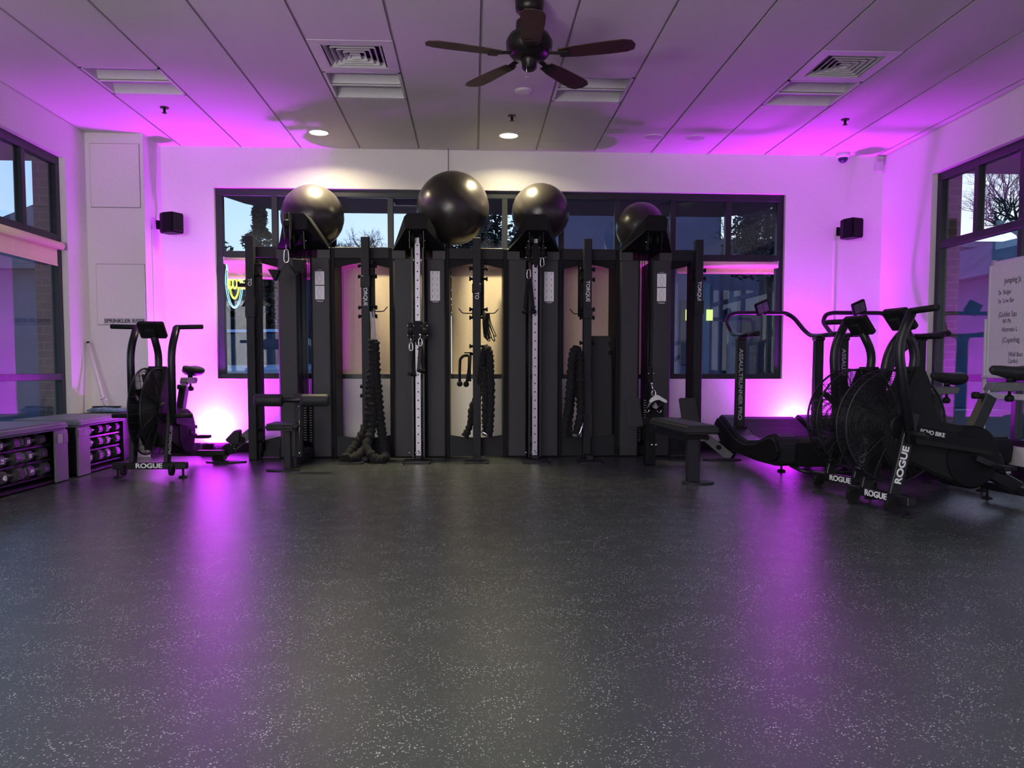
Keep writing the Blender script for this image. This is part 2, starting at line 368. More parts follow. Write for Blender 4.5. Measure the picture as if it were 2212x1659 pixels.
# ------------------------------------------------------------------ windows
def window(name, hole, ax, depth, sign, lower_every=2, low_rail=False):
    """frame bars as parts; ax: wall runs along x or y; depth: frame face; sign: outward direction"""
    h0, h1, zb, zt = hole; t = .07*sign
    root = struct(thing(name, 'x', 'x')); del root['label']; del root['category']
    def bx(nm, u0, u1, z0, z1, m='frame', dd=0, th=None):
        p0, p1 = depth + dd*sign, depth + dd*sign + (th*sign if th else t)
        b = MB(); b.box(u0, u1, p0, p1, z0, z1) if ax == 'x' else b.box(p0, p1, u0, u1, z0, z1)
        return b.build(nm, m, root, bevel=.003 if m == 'frame' else 0)
    n = 10; st = (h1 - h0)/n
    tz0, tz1 = 2.040, 2.110
    bx('frame_head', h0, h1, zt - .075, zt); bx('frame_sill', h0, h1, zb, zb + .055)
    bx('frame_jamb', h0, h0 + .07, zb + .055, zt - .075); bx('frame_jamb', h1 - .07, h1, zb + .055, zt - .075)
    bx('transom', h0 + .07, h1 - .07, tz0, tz1)
    for i in range(1, n): bx('mullion', h0 + st*i - .030, h0 + st*i + .030, tz1, zt - .075)
    for i in range(lower_every, n, lower_every): bx('mullion', h0 + st*i - .030, h0 + st*i + .030, zb + .055, tz0)
    if low_rail: bx('transom', h0 + .07, h1 - .07, .775, .835)
    for i in range(n): bx('window_pane', h0 + st*i + .03, h0 + st*(i + 1) - .03, tz1, zt - .07, 'glass', .030, .006)
    for i in range(0, n, lower_every):
        zz = [(zb + .05, tz0)] if not low_rail else [(zb + .05, .778), (.832, tz0)]
        for a, b_ in zz: bx('window_pane', h0 + st*i + .03, h0 + st*(i + lower_every) - .03, a, b_, 'glass', .030, .006)
    return root
window('window_1', WB, 'x', YB + .045, 1)
window('window_2', WL, 'y', XL - .055, -1, low_rail=True)
window('window_3', WR, 'y', XR + .055, 1, low_rail=True)

# roller shades
def shade(label, ax, u0, u1, zbot, p, s):       # p: wall-side plane; s: direction into the room
    r = thing('roller_shade', label, 'shade', (0, 0, 0), group=None)
    zt = 2.000
    b = MB()
    if ax == 'x': b.cyl((u0, p + s*.008, zt), (u1, p + s*.008, zt), .034, 18)
    else: b.cyl((p + s*.008, u0, zt), (p + s*.008, u1, zt), .034, 18)
    b.build('roller_tube', 'shade', r)
    b = MB(); q = p - s*.022
    n = 24; vs = []; fs = []
    for i in range(n + 1):
        for j, z in enumerate((zbot, zt)):
            u = u0 + .02 + (u1 - u0 - .04)*i/n; dq = .003*math.sin(i*1.7)*(1 if j == 0 else .2)
            for th in (0, .0015): vs.append((u, q + dq + th, z) if ax == 'x' else (q + dq + th, u, z))
    for i in range(n):
        a = i*4; c = a + 4
        fs += [(a, c, c + 2, a + 2), (a + 1, a + 3, c + 3, c + 1), (a, a + 1, c + 1, c), (a + 2, c + 2, c + 3, a + 3)]
    b.poly(vs, fs); b.build('shade_cloth', 'shade', r)
    b = MB()
    if ax == 'x': b.box(u0 + .02, u1 - .02, q - .006, q + .006, zbot - .018, zbot + .004)
    else: b.box(q - .006, q + .006, u0 + .02, u1 - .02, zbot - .018, zbot + .004)
    b.build('hem_bar', 'shade', r, bevel=.002)
    b = MB()
    for uu in (u0 - .010, u1):
        if ax == 'x': b.box(uu, uu + .010, p - .03, p + .02, zt - .03, zt + .04)
        else: b.box(p - .03, p + .03, uu, uu + .010, zt - .03, zt + .04)
    b.build('bracket', 'plasticw', r)
    return r
ys = YB + .012
shade('tan roller shade rolled nearly up above the neon sign, left end of back window', 'x', -2.575, -1.485, 1.835, ys, -1)
shade('tan roller shade pulled down, first full one from the left behind the machines', 'x', -1.455, -.266, .84, ys, -1)
shade('tan roller shade pulled down behind the black elastic bands, middle of the back window', 'x', -.242, .932, .84, ys, -1)
shade('tan roller shade pulled down behind the leaning dark board', 'x', .956, 2.140, .84, ys, -1)
shade('tan roller shade rolled nearly up at the right end of the back window', 'x', 2.175, 3.275, 1.925, ys, -1)
shade('tan roller shade rolled nearly up on the left wall window, beside the corner column', 'y', 6.46, 7.535, 1.835, XL - .02, 1)

# ------------------------------------------------------------------ ceiling
ceil = struct(MB().box(XL - .12, XR + .12, YR - .12, YB + .12, ZT + .245, ZT + .36).build('ceiling', 'tee'))
T = .61; X0 = -2.991
xs = [XL] + [X0 + T*i for i in range(13)] + [XR]
xs = [x for x in xs if XL <= x <= XR]
rows = [YB, 8.11, 6.893, 5.673, 4.453, 3.233, 2.013, .793, -.427, -1.647, -2.867, YR]
fix = {}                                        # 2x2 modules taken out of tiles: (col, y0) -> fixture
def colx(i): return X0 + T*i
special = [(0, 6.283), (3, 6.283), (6, 6.283), (9, 6.283), (3, 5.673), (9, 5.673)]
g = .0105
def tile(x0, x1, y0, y1): MB().box(x0 + g, x1 - g, y0 + .0006, y1 - .0006, ZT, ZT + .015).build('ceiling_tile', 'tile', ceil)
for i in range(len(xs) - 1):
    x0, x1 = xs[i], xs[i + 1]; ci = round((x0 - X0)/T) if x0 > XL + .01 else -1
    for ya, yb in zip(rows, rows[1:]):
        cuts = [s for s in special if s[0] == ci and yb - .01 <= s[1] < ya - .01]
        if not cuts: tile(x0, x1, yb, ya); continue
        segs = [(yb, ya)]
        for _, c in cuts:
            n2 = []
            for a, b_ in segs:
                if a - .01 <= c < b_ - .01:
                    if c - a > .05: n2.append((a, c))
                    if b_ - (c + T) > .05: n2.append((c + T, b_))
                else: n2.append((a, b_))
            segs = n2
        for a, b_ in segs: tile(x0, x1, a, b_)
for x in xs[1:-1]: MB().box(x - .014, x + .014, YR, YB, ZT + .0125, ZT + .030).build('grid_tee', 'tee', ceil)
for y in rows[1:-1]: MB().box(XL, XR, y - .010, y + .010, ZT + .0155, ZT + .033).build('cross_tee', 'tee', ceil)
tr_lab = {0: 'unlit recessed ceiling light nearest the left wall, above the storage benches', 3: 'unlit recessed ceiling light right behind the left air vent', 6: 'unlit recessed ceiling light just behind the ceiling fan', 9: 'unlit recessed ceiling light right behind the right air vent'}
def troffer(ci, y0):
    r = thing('recessed_light', tr_lab[ci], 'ceiling light', (colx(ci) + T/2, y0 + T/2, ZT))
    h = T/2 - .006
    b = MB()
    for a in ((-h, h, -h, -h + .02), (-h, h, h - .02, h), (-h, -h + .02, -h, h), (h - .02, h, -h, h)): b.box(a[0], a[1], a[2], a[3], .0, .012)
    b.build('frame', 'cwhite', r)
    for s in (-1, 1):                           # two troughs with curved reflector, one tube shelf between
        n = 8; prof = [(-h + .02 if s < 0 else .02) + (h - .04)*k/n for k in range(n + 1)]
        vs = []; fs = []
        for k, y in enumerate(prof):
            z = .012 + .135*math.sin(PI*(k/n))**.6*(1 - .25*k/n)
            vs += [(-h + .02, y, z), (h - .02, y, z), (-h + .02, y, z + .004), (h - .02, y, z + .004)]
        for k in range(n):
            a = 4*k; fs += [(a, a + 1, a + 5, a + 4), (a + 2, a + 6, a + 7, a + 3)]
        b = MB(); b.poly(vs, fs); b.build('reflector', 'cwhite', r)
    MB().box(-h + .02, h - .02, -.012, .012, .0, .010).build('lamp_shelf', 'cwhite', r, bevel=.003)
    b = MB()
    for s in (-1, 1): b.prism([(-h + .02, .012), (h - .02, .012), (h - .02, .15), (-h + .02, .15)], 'x', s*(h - .02), s*(h - .012))
    b.build('end_plate', 'cwhite', r)
def vent(ci, y0, lab):
    r = thing('air_vent', lab, 'vent', (colx(ci) + T/2, y0 + T/2, ZT))
    h = T/2 - .006; k = .215; b = MB()
    for a in ((-h, h, -h, -k), (-h, h, k, h), (-h, -k, -k, k), (k, h, -k, k)): b.box(a[0], a[1], a[2], a[3], -.002, .010)
    b.build('face_plate', 'cwhite', r, bevel=.002)
    MB().box(-k, k, -k, k, .075, .08).build('dark_throat', 'dark', r)
    for i in range(5):                          # square louvre rings, each sloping outward and down
        a0 = k - .012 - i*.041; a1 = a0 - .021; z0 = .000; z1 = .030; vs = []; 
        for a, z in ((a0, z0), (a1, z1), (a1 + .002, z1 + .002), (a0 + .002, z0 + .002)):
            vs += [(-a, -a, z), (a, -a, z), (a, a, z), (-a, a, z)]
        fs = []
        for q in range(4):
            for e in range(4): fs.append((4*q + e, 4*q + (e + 1) % 4, 4*((q + 1) % 4) + (e + 1) % 4, 4*((q + 1) % 4) + e))
        b = MB(); b.poly(vs, fs); b.build('louvre', 'cwhite', r)
for c, y in special[:4]: troffer(c, y)
vent(3, 5.673, 'square louvred air vent in the ceiling left of the fan')
vent(9, 5.673, 'square louvred air vent in the ceiling right of the fan')
for x, y, lab in ((-1.483, 7.89, 'lit round downlight over the left end of the machines'), (.356, 7.89, 'lit round downlight over the middle of the machines')):
    r = thing('downlight', lab, 'ceiling light', (x, y, ZT - .003))
    MB().ring((0, 0, 0), .094, .007, 'z', 40, 8).build('trim_ring', 'cwhite', r)
    MB().lathe((0, 0, 0), [(.086, .0), (.086, .004)], 32).build('lens', 'lamp', r)
for x, y, lab in ((2.20, 7.88, 'unlit round downlight with a pale rim, right one'), (1.78, 7.87, 'unlit round downlight, first to the right of the lit ones')):
    r = thing('downlight', lab, 'ceiling light', (x, y, ZT - .003))
    MB().ring((0, 0, 0), .094, .007, 'z', 40, 8).build('trim_ring', 'cwhite', r)
    MB().lathe((0, 0, 0), [(.086, .0), (.086, .002)], 32).build('lens', 'tee', r)
sm = thing('round_ceiling_disc', 'flat white disc on the ceiling between fan and lit downlight', 'detector', (.42, 6.62, ZT)); 
MB().lathe((0, 0, -.02), [(.05, 0), (.07, .008), (.075, .02)], 28).build('disc', 'cwhite', sm)
for x, y, lab in ((-2.694, 7.216, 'small fire sprinkler head at the left, above the corner column'), (.357, 7.282, 'small fire sprinkler head in front of the lit middle downlight'), (3.407, 7.224, 'small fire sprinkler head at the right, near the dome camera')):
    r = thing('sprinkler_head', lab, 'sprinkler', (x, y, ZT))
    MB().lathe((0, 0, -.008), [(.036, 0), (.038, .008)], 20).build('escutcheon', 'fanmetal', r)
    b = MB(); b.tube([(0, 0, -.01), (0, 0, -.044), (0, 0, -.046), (0, 0, -.052)], [.011, .011, .020, .020], 12); b.build('deflector', 'fanmetal', r)

# ceiling fan at rest
fr = thing('ceiling_fan', 'dark bronze ceiling fan with five brown blades', 'fan', (.352, 5.0, ZT))
MB().lathe((0, 0, -.10), [(.05, 0), (.085, .03), (.09, .10)]).build('canopy', 'fanmetal', fr)
MB().cyl((0, 0, -.20), (0, 0, -.09), .03, 14).build('down_rod', 'fanmetal', fr)
MB().lathe((0, 0, -.360), [(.055, 0), (.110, .012), (.143, .05), (.145, .105), (.122, .145), (.086, .165), (.082, .225), (.03, .235)]).build('motor_housing', 'fanmetal', fr, bevel=0)
MB().lathe((0, 0, -.430), [(.030, 0), (.046, .012), (.050, .055), (.060, .075)]).build('switch_cup', 'fanmetal', fr)
b = MB(); b.cyl((-.02, -.045, -.385), (-.02, -.045, -.480), .002, 6); b.ball((-.02, -.045, -.485), .006, u=8, v=6); b.build('pull_chain', 'steel', fr)
for k in range(5):
    a = math.radians(-20 + 72*k); m = Matrix.Rotation(a, 4, 'Z')
    pts = [(.19, -.045), (.30, -.062), (.50, -.072), (.60, -.070), (.645, -.05), (.66, 0), (.645, .05), (.60, .070), (.50, .072), (.30, .062), (.19, .045)]
    tilt = Matrix.Rotation(math.radians(-7), 4, 'X'); vs = []
    for z in (-.003, .003): vs += [m @ (Matrix.Translation((0, 0, -.345)) @ (tilt @ Vector((x, y, z)))) for x, y in pts]
    n = len(pts); b = MB(); b.poly(vs, [tuple(range(n))[::-1], tuple(range(n, 2*n))] + [(i, (i + 1) % n, n + (i + 1) % n, n + i) for i in range(n)])
    bl = b.build('blade', 'fanwood', fr)
    b = MB(); b.bar(m @ Vector((.10, 0, -.332)), m @ Vector((.23, 0, -.351)), .035, .008); b.bar(m @ Vector((.20, 0, -.351)), m @ Vector((.26, 0, -.353)), .075, .007); b.build('blade_iron', 'fanmetal', bl)

# dome camera, motion sensor, wall speakers with raceways
r = thing('dome_camera', 'white dome security camera with dark bubble at the back wall near the right corner', 'camera', (3.925, 8.36, ZT))
MB().lathe((0, 0, -.05), [(.055, 0), (.068, .02), (.068, .05)]).build('base', 'plasticw', r); MB().ball((0, 0, -.052), .05, (1, 1, .95)).build('bubble', 'carg', r)
r = thing('motion_sensor', 'small white wall sensor high in the right corner', 'sensor', (4.36, 8.43, 2.99))
MB().box(-.035, .035, -.03, .03, 0, .125).build('body', 'plasticw', r, bevel=.01, seg=2); MB().box(-.03, .03, -.034, -.026, .105, .135).build('cap', 'tee', r)
def speaker(label, p, rot):
    r = thing('wall_speaker', label, 'speaker', p, rot)
    MB().prism([(-.075, -.10), (.075, -.10), (.085, .02), (.055, .095), (-.055, .095), (-.085, .02)], 'z', -.095, .105).build('cabinet', 'black', r, bevel=.008, seg=2)
    MB().box(-.066, .066, -.108, -.099, -.08, .09).build('grille', 'rubber', r, bevel=.004)
    b = MB(); b.box(-.02, .02, .08, .16, -.03, .03); b.build('bracket', 'black', r)
    b = MB(); b.box(-.035, .035, .155, .165, -.045, .045); b.build('wall_plate', 'black', r)
speaker('black wall speaker at the left, beside the corner column', (-3.035, 8.235, 2.335), math.radians(62))
speaker('black wall speaker at the right, left of the corner', (3.985, 8.27, 2.355), math.radians(20))
for x, lab in ((-3.12, 'thin white cable raceway running down below the left speaker'), (3.90, 'thin white cable raceway running down below the right speaker')):
    r = thing('cable_raceway', lab, 'raceway', (x, YB, 0) if x > 0 else (-3.205, 8.19, 0), 0 if x > 0 else PI/2); MB().box(-.012, .012, -.012, 0, .10, 2.27).build('cover', 'wall', r, bevel=.003)

# LED uplights on the floor
for x, y, lab in ((-2.70, 8.20, 'black LED uplight on the floor behind the left bike, glowing violet'), (3.50, 8.27, 'black LED uplight on the floor behind the treadmills, glowing violet')):
    r = thing('uplight', lab, 'lamp', (x, y, 0))
    MB().lathe((0, 0, .012), [(.06, 0), (.07, .02), (.07, .105), (.062, .105), (.06, .09), (.02, .088)], 24).build('can', 'black', r)
    MB().lathe((0, 0, .100), [(.055, 0), (.055, .004)], 24).build('lens', 'led', r)
    b = MB(); b.box(-.09, .09, -.02, .02, 0, .012); b.box(-.09, -.08, -.015, .015, 0, .07); b.box(.08, .09, -.015, .015, 0, .07); b.build('yoke', 'black', r)

# ------------------------------------------------------------------ cable towers
def tower(xc, label, rail, stack2, sheet, hooky=-.40, wings=(1, 1)):
    r = thing('cable_tower', label, 'cable machine', (xc, 7.85, 0))
    for s in (-1, 1):
        a, b_ = (-.258, -.064) if s < 0 else (.062, .256)
        sh = MB().prism([(a, .03), (a + .02, 0), (b_ - .012, 0), (b_, .015), (b_, .50), (a, .50)], 'z', .015, 1.955).build('side_shroud', 'char', r, bevel=.003)
        MB().box(a - .004, b_ + .004, .012, .505, .0, .10).build('shroud_foot', 'black', sh, bevel=.006)
        if wings[0 if s < 0 else 1]: o0 = a - .036 if s < 0 else b_; MB().box(o0, o0 + .036, .035, .47, .0, 2.062).build('side_wing', 'black', r, bevel=.003)
        # slanted grey collar at the shroud's outer shoulder
        o0, o1 = (a - .002, a + .125) if s < 0 else (b_ - .125, b_ + .002)
        MB().poly([(o0, -.006, 1.95), (o1, -.006, 1.95), (o1, -.006, 2.075 if s < 0 else 2.055), (o0, -.006, 2.055 if s < 0 else 2.075), (o0, .42, 1.95), (o1, .42, 1.95), (o1, .42, 2.075), (o0, .42, 2.075)],
                  [(0, 1, 2, 3), (5, 4, 7, 6), (0, 4, 5, 1), (3, 2, 6, 7), (0, 3, 7, 4), (1, 5, 6, 2)]).build('shoulder_collar', 'charc', r, bevel=.003)
        if s > 0:                               # exercise placard on the right shroud
            pl = MB().box(.105, .205, -.006, -.001, 1.525, 1.845).build('placard', 'ink', r, bevel=.003)
            if sheet == 'pages':
                for z0, z1 in ((1.695, 1.825), (1.555, 1.685)):
                    MB().box(.110, .200, -.009, -.006, z0, z1).build('sheet', 'paper', pl)
                    b = MB(); zc = (z0 + z1)/2
                    b.ring((.155, -.0095, zc), .018, .0014, 'y', 16, 4, 1.9); b.box(.140, .170, -.0105, -.0095, z0 + .014, z0 + .018); b.box(.145, .165, -.0105, -.0095, z1 - .02, z1 - .017)
                    b.build('figure_print', 'greydecal', pl)
            else:
                MB().box(.108, .202, -.009, -.006, 1.548, 1.835).build('sheet', 'paper', pl)
                b = MB(); b.box(.1545, .1557, -.010, -.009, 1.55, 1.833)
                for k in range(1, 5): b.box(.110, .200, -.010, -.009, 1.548 + .0574*k, 1.5492 + .0574*k)
                for k in range(5):
                    for xx in (.131, .178): b.box(xx - .012, xx + .012, -.0097, -.009, 1.572 + .0574*k, 1.5735 + .0574*k); b.box(xx - .004, xx + .004, -.0097, -.009, 1.580 + .0574*k, 1.598 + .0574*k)
                b.build('figure_print', 'greydecal', pl)
            text('maker_name', 'TORQUE', .016, 'decal', pl, (.155, -.0075, 1.536), ext=.0005, bold=.0004)
            if sheet == 'pages': text('header', 'FITNESS', .012, 'decal', pl, (.155, -.0075, 1.837), ext=.0005)
    # swept-forward hood
    h = hooky; w0 = .258; w1 = .098
    vs = [(-w0, .00, 2.03), (w0, .00, 2.03), (w0, .42, 2.03), (-w0, .42, 2.03),
          (-w1, h, 2.175), (w1, h, 2.175), (w1 + .012, h, 2.285), (w1 - .02, h, 2.320), (-w1 + .02, h, 2.320), (-w1 - .012, h, 2.285),
          (-w1, h + .25, 2.320), (w1, h + .25, 2.320), (-w0, .10, 2.075), (w0, .10, 2.075), (-w0, .42, 2.075), (w0, .42, 2.075)]
    fs = [(4, 5, 6, 7, 8, 9), (8, 7, 11, 10), (10, 11, 13, 12), (12, 13, 15, 14), (14, 15, 2, 3), (9, 8, 10), (9, 10, 12), (7, 6, 11), (6, 13, 11), (4, 9, 12, 0), (6, 5, 1, 13), (0, 12, 14, 3), (1, 2, 15, 13), (5, 4, 0, 1), (0, 3, 2, 1)]
    hood = MB().poly(vs, fs).build('hood', 'black', r)
    # pulley cheeks and wheels under the hood's nose
    b = MB()
    for s in (-1, 1): b.prism([(h + .03, 2.17), (h + .20, 2.17), (h + .22, 2.03), (h + .05, 2.00)], 'x', s*.062, s*.068)
    b.build('pulley_bracket', 'black2', r, each=True)
    b = MB()
    for s in (-1, 1): b.cyl((s*.022, h + .12, 2.11), (s*.056, h + .12, 2.11), .052, 24)
    b.build('pulley_wheel', 'rubber', r, each=True)
    b = MB()
    for s in (-1, 1): b.ball((s*.070, h + .10, 2.085), .009, u=10, v=6)
    b.build('axle_bolt', 'steel', r, each=True)
    # guide rods, cables, weight stack in the gap
    b = MB()
    for s in (-1, 1): b.cyl((s*.050, .10, .06), (s*.050, .10, 2.03), .009, 10)
    b.build('guide_rod', 'black2', r, each=True)
    b = MB(); b.cyl((.018, .16, .62), (.018, .16, 2.03), .003, 6); b.cyl((-.012, .13, .2), (-.012, .13, 2.03), .0028, 6); b.build('cable', 'black2', r, each=True)
    for sx in ((-.030, .032) if stack2 else (.030,)):
        n = 17 if stack2 else 18; z0 = .16; b = MB()
        for k in range(n): b.box(sx - .026, sx + .026, .12, .30, z0 + k*.0245, z0 + k*.0245 + .021)
        st = b.build('weight_stack', 'black', r, kind='stuff')
        b = MB()
        for k in range(n): b.box(sx - .016, sx + .010, .117, .12, z0 + k*.0245 + .008, z0 + k*.0245 + .014)
        b.build('weight_numbers', 'greydecal', st, kind='stuff')
    MB().box(-.062, .062, .10, .34, .015, .10).build('stack_base', 'black', r)
    if rail:
        y0 = h + .155
        rl = MB().box(-.0265, .0265, y0, y0 + .05, .03, 2.135).build('guide_rail', 'brush', r, bevel=.003)
        b = MB()
        for k in range(25): b.cyl((0, y0 - .0006, .09 + k*.0815), (0, y0 + .001, .09 + k*.0815), .0075, 10)
        b.build('pin_holes', 'dark', rl, kind='stuff')
        b = MB()
        for s in (-1, 1): b.box(s*.044, s*.060, y0 + .01, y0 + .05, .03, 2.03)
        b.build('side_channel', 'black2', r, each=True)
        MB().poly([(-.11, y0 - .30, 0), (.11, y0 - .30, 0), (.13, y0 - .26, 0), (.13, y0 + .06, 0), (-.13, y0 + .06, 0), (-.13, y0 - .26, 0), (-.11, y0 - .30, .012), (.11, y0 - .30, .012), (.13, y0 - .26, .012), (.13, y0 + .06, .012), (-.13, y0 + .06, .012), (-.13, y0 - .26, .012)],
                  [(5, 4, 3, 2, 1, 0), (6, 7, 8, 9, 10, 11)] + [(i, (i + 1) % 6, 6 + (i + 1) % 6, 6 + i) for i in range(6)]).build('foot_plate', 'upr', r)
        MB().box(-.035, .035, y0 - .05, y0 + .05, .012, .05).build('rail_shoe', 'upr', r, bevel=.008)
        b = MB()
        for xx in (-.066, -.02, .006): b.ball((xx*1.3, y0 - .008, .075), .010, u=10, v=6)
        b.build('shoe_bolt', 'steel', r, each=True)
    return r
def carriage(r, z, y0, arms=True):              # pulley carriage that rides on the rail
    c = MB().box(-.040, .040, y0 - .035, y0 + .06, z - .10, z + .10).build('pulley_carriage', 'black', r, bevel=.008, seg=2)
    b = MB()
    for s in (-1, 1): b.box(s*.052, s*.086, y0 - .05, y0 + .03, z - .075, z + .085); b.cyl((s*.05, y0 - .02, z), (s*.09, y0 - .02, z), .046, 20)
    b.build('pulley_wheel', 'rubber', c, bevel=.004, each=True)
    MB().cyl((0, y0 - .06, z - .115), (0, y0 - .03, z - .115), .016, 16).build('pull_pin', 'rubber', c)
    b = MB()
    for s in (-1, 1):
        for dz in (-.04, .052): b.ball((s*.092, y0 - .045, z + dz), .0085, u=10, v=6); b.ball((s*.036, y0 - .040, z + dz), .006, u=8, v=6)
    b.build('bolt', 'steel', c, each=True)
tw1 = tower(-1.640, 'charcoal cable tower at the left end, with the pulldown seat in front', False, True, 'pages', -.32, (0, 1))
tw2 = tower(-.522, 'charcoal cable tower second from left, silver rail carrying two hanging handles', True, False, 'grid', -.40)
tw3 = tower(.598, 'charcoal cable tower second from right, silver rail with a rope attachment up high', True, False, 'grid', -.40)
tw4 = tower(1.720, 'charcoal cable tower at the right end, with the low row bench in front', False, True, 'pages', -.42, (1, 0))
carriage(tw2, 1.235, -.245); carriage(tw3, 1.975, -.245)

# ------------------------------------------------------------------ rack frame joining the towers
rk = thing('rack_frame', 'charcoal steel rack frame with five uprights joining the cable towers', 'rack', (0, 0, 0))
UX = [-2.117, -1.027, .040, 1.118, 2.214]; UY = 7.70
tw_edges = [(-1.898, -1.348), (-.816, -.230), (.304, .890), (1.426, 1.976)]
spans = [(UX[0], tw_edges[0][0]), (tw_edges[0][1], tw_edges[1][0]), (tw_edges[1][1], tw_edges[2][0]), (tw_edges[2][1], tw_edges[3][0]), (tw_edges[3][1], UX[4])]
for i, (a, b_) in enumerate(spans):
    MB().box(a, b_, 7.885, 7.965, 1.958, 2.068).build('top_beam', 'upr', rk, bevel=.004)
    m = (a + b_)/2; lo0 = 1.865 if i not in (0,) else 1.90; 
    e0 = 1.87; mid = 1.925
    L_ = [(a, 1.958), (b_, 1.958)]
    if i == 0: pr = [(a, 1.925), (b_, 1.868)]
    elif i == 4: pr = [(a, 1.868), (b_, 1.925)]
    else: pr = [(a, e0), (a + (m - a)*.5, 1.900), (m, mid), (m + (m - a)*.5, 1.900), (b_, e0)]
    MB().prism(L_[:1] + pr + L_[1:], 'y', 7.90, 7.93).build('top_gusset', 'black', rk)
    if i == 0: pr = [(a, .16), (b_, .215)]
    elif i == 4: pr = [(a, .215), (b_, .16)]
    else: pr = [(a, .220), (a + (m - a)*.5, .200), (m, .192), (m + (m - a)*.5, .200), (b_, .220)]
    MB().prism([(a, .01)] + pr + [(b_, .01)], 'y', 7.90, 7.93).build('kick_panel', 'upr', rk)
logos = {1: 'TORQUE', 3: 'TORQUE', 4: 'TORQUE'}
sleeve_z = [(1.37, 1.52), (1.66, 1.77), (1.62, 1.70), (1.37, 1.47), (1.42, 1.55)]
def zz(v): return at(1100, v, UY).z
knob_rows = [[575, 598, 928, 952], [575, 598, 665, 684], [580, 602, 668, 686, 748, 765], [580, 602, 667, 685, 740], [580, 598]]
for i, x in enumerate(UX):
    u = MB().box(x - .039, x + .039, UY, UY + .085, .0, 2.142).build('upright', 'upr', rk, bevel=.005)
    MB().box(x + (.039 if i < 3 else -.072), x + (.072 if i < 3 else -.039), UY + .06, UY + .19, .08 if i in (0, 4) else 1.4, 1.93).build('back_channel', 'black', u)
    MB().box(x - .046, x + .046, UY - .010, UY + .092, *sleeve_z[i]).build('sleeve', 'upr', u, bevel=.004)
    b = MB()
    for v in knob_rows[i]:
        z = zz(v)
        for s in ((-1, 1) if i else (1,)):
            x0 = x + s*.039; e = .034 if i < 3 and s > 0 else 0
            b.tube([(x0, UY + .04, z), (x0 + s*(.016 + e), UY + .04, z), (x0 + s*(.018 + e), UY + .04, z), (x0 + s*(.034 + e), UY + .04, z)], [.012, .012, .021, .021], 10)
    if i == 1:
        for v in (835, 855, 921): z = zz(v); b.cyl((x - .039, UY + .04, z), (x - .062, UY + .04, z), .019, 10)
    b.build('star_knob', 'rubber', u, each=True)
    b = MB(); b.cyl((x, UY - .002, 2.10), (x, UY + .001, 2.10), .006, 8); b.cyl((x, UY - .002, 1.85), (x, UY + .001, 1.85), .006, 8); b.build('bolt_hole', 'dark', u, each=True)
    if i in logos: text('maker_lettering', logos[i], .050, 'decal', u, (x, UY - .003, 1.585 if i == 1 else 1.635), (PI/2, PI/2, 0), ext=.001, bold=.0008)
    else:
        text('maker_lettering', 'TO' if i == 0 else 'TO', .050, 'decal', u, (x, UY - .003, zz(613 if i == 0 else 639)), (PI/2, PI/2, 0), ext=.001, bold=.0008)
    if i in (1, 2, 3):
        fx = x - (.10 if i == 1 else .0)
        MB().prism([(fx - .12, 7.31), (fx + .09, 7.31), (fx + .11, 7.34), (fx + .11, 7.60), (fx - .12, 7.60)], 'z', 0, .012).build('foot_plate', 'upr', u)
        MB().box(x - .03, x + .03, 7.50, UY, .012, .05).build('foot_arm', 'upr', u)
    else:                                       # splayed outrigger at each end
        s = -1 if i == 0 else 1
        MB().bar((x + s*.02, UY + .03, .27), (x + s*.30, UY - .12, .02), .008, .085, up=(0, 0, 1)).build('outrigger_plate', 'flatpost', u)
        b = MB()
        for t in (.25, .62):
            p = Vector((x + s*.02, UY + .03, .27)).lerp(Vector((x + s*.30, UY - .12, .02)), t); b.cyl(p, p + Vector((0, -.035, 0)), .022, 10)
        b.build('star_knob', 'rubber', u, each=True)
        cx, cy_ = x + s*.20, UY - .17; pts = [(cx + .19*math.cos(a)*(1 if abs(math.cos(a)) > .3 else 1), cy_ + .075*math.sin(a)) for a in [2*PI*k/18 for k in range(18)]]
        MB().prism(pts, 'z', 0, .014).build('foot_plate', 'upr', u)
        MB().box(min(x, x - s*.02) - .03, max(x, x - s*.02) + .03, UY + .08, 7.90, .01, .10).build('foot_arm', 'upr', u)
def hook(label, x, z, s, L=.115):
    r = thing('bar_hook', label, 'hook', (x, UY + .02, z)); MB().tube(rpath([(0, 0, 0), (s*L*.85, -.02, 0), (s*(L + .02), -.02, .045)], .015, 3), .005, 8).build('rod', 'black2', r)
    MB().box(min(0, s*.008), max(0, s*.008), -.02, .02, -.03, .03).build('mount', 'black2', r)
hook('thin black hook holding the white strap, right side of the upright', UX[1] + .039 + .036, zz(674), 1)
hook('thin black hook on the middle upright pointing left', UX[2] - .039, zz(677), -1)
hook('thin black hook holding the black elastic bands, right side of the middle upright', UX[2] + .039 + .036, zz(677), 1)
hook('thin black empty hook pointing left beside the leaning dark board', UX[3] - .039, zz(677), -1)
r = thing('j_hook', 'black j-hook high on the left end upright, pointing at the neon sign', 'hook', (UX[0] - .039, UY + .03, zz(618)))
MB().box(-.07, 0, -.02, .02, -.022, .014).build('arm', 'black', r, bevel=.004); MB().box(-.082, -.066, -.02, .02, -.022, .032).build('lip', 'black', r, bevel=.004)
r = thing('j_hook', 'black angled j-hook below the first on the left end upright', 'hook', (UX[0] - .039, UY + .03, zz(662)))
MB().prism([(0, -.01), (0, .055), (-.045, -.012)], 'y', -.02, .02).build('arm', 'black', r)

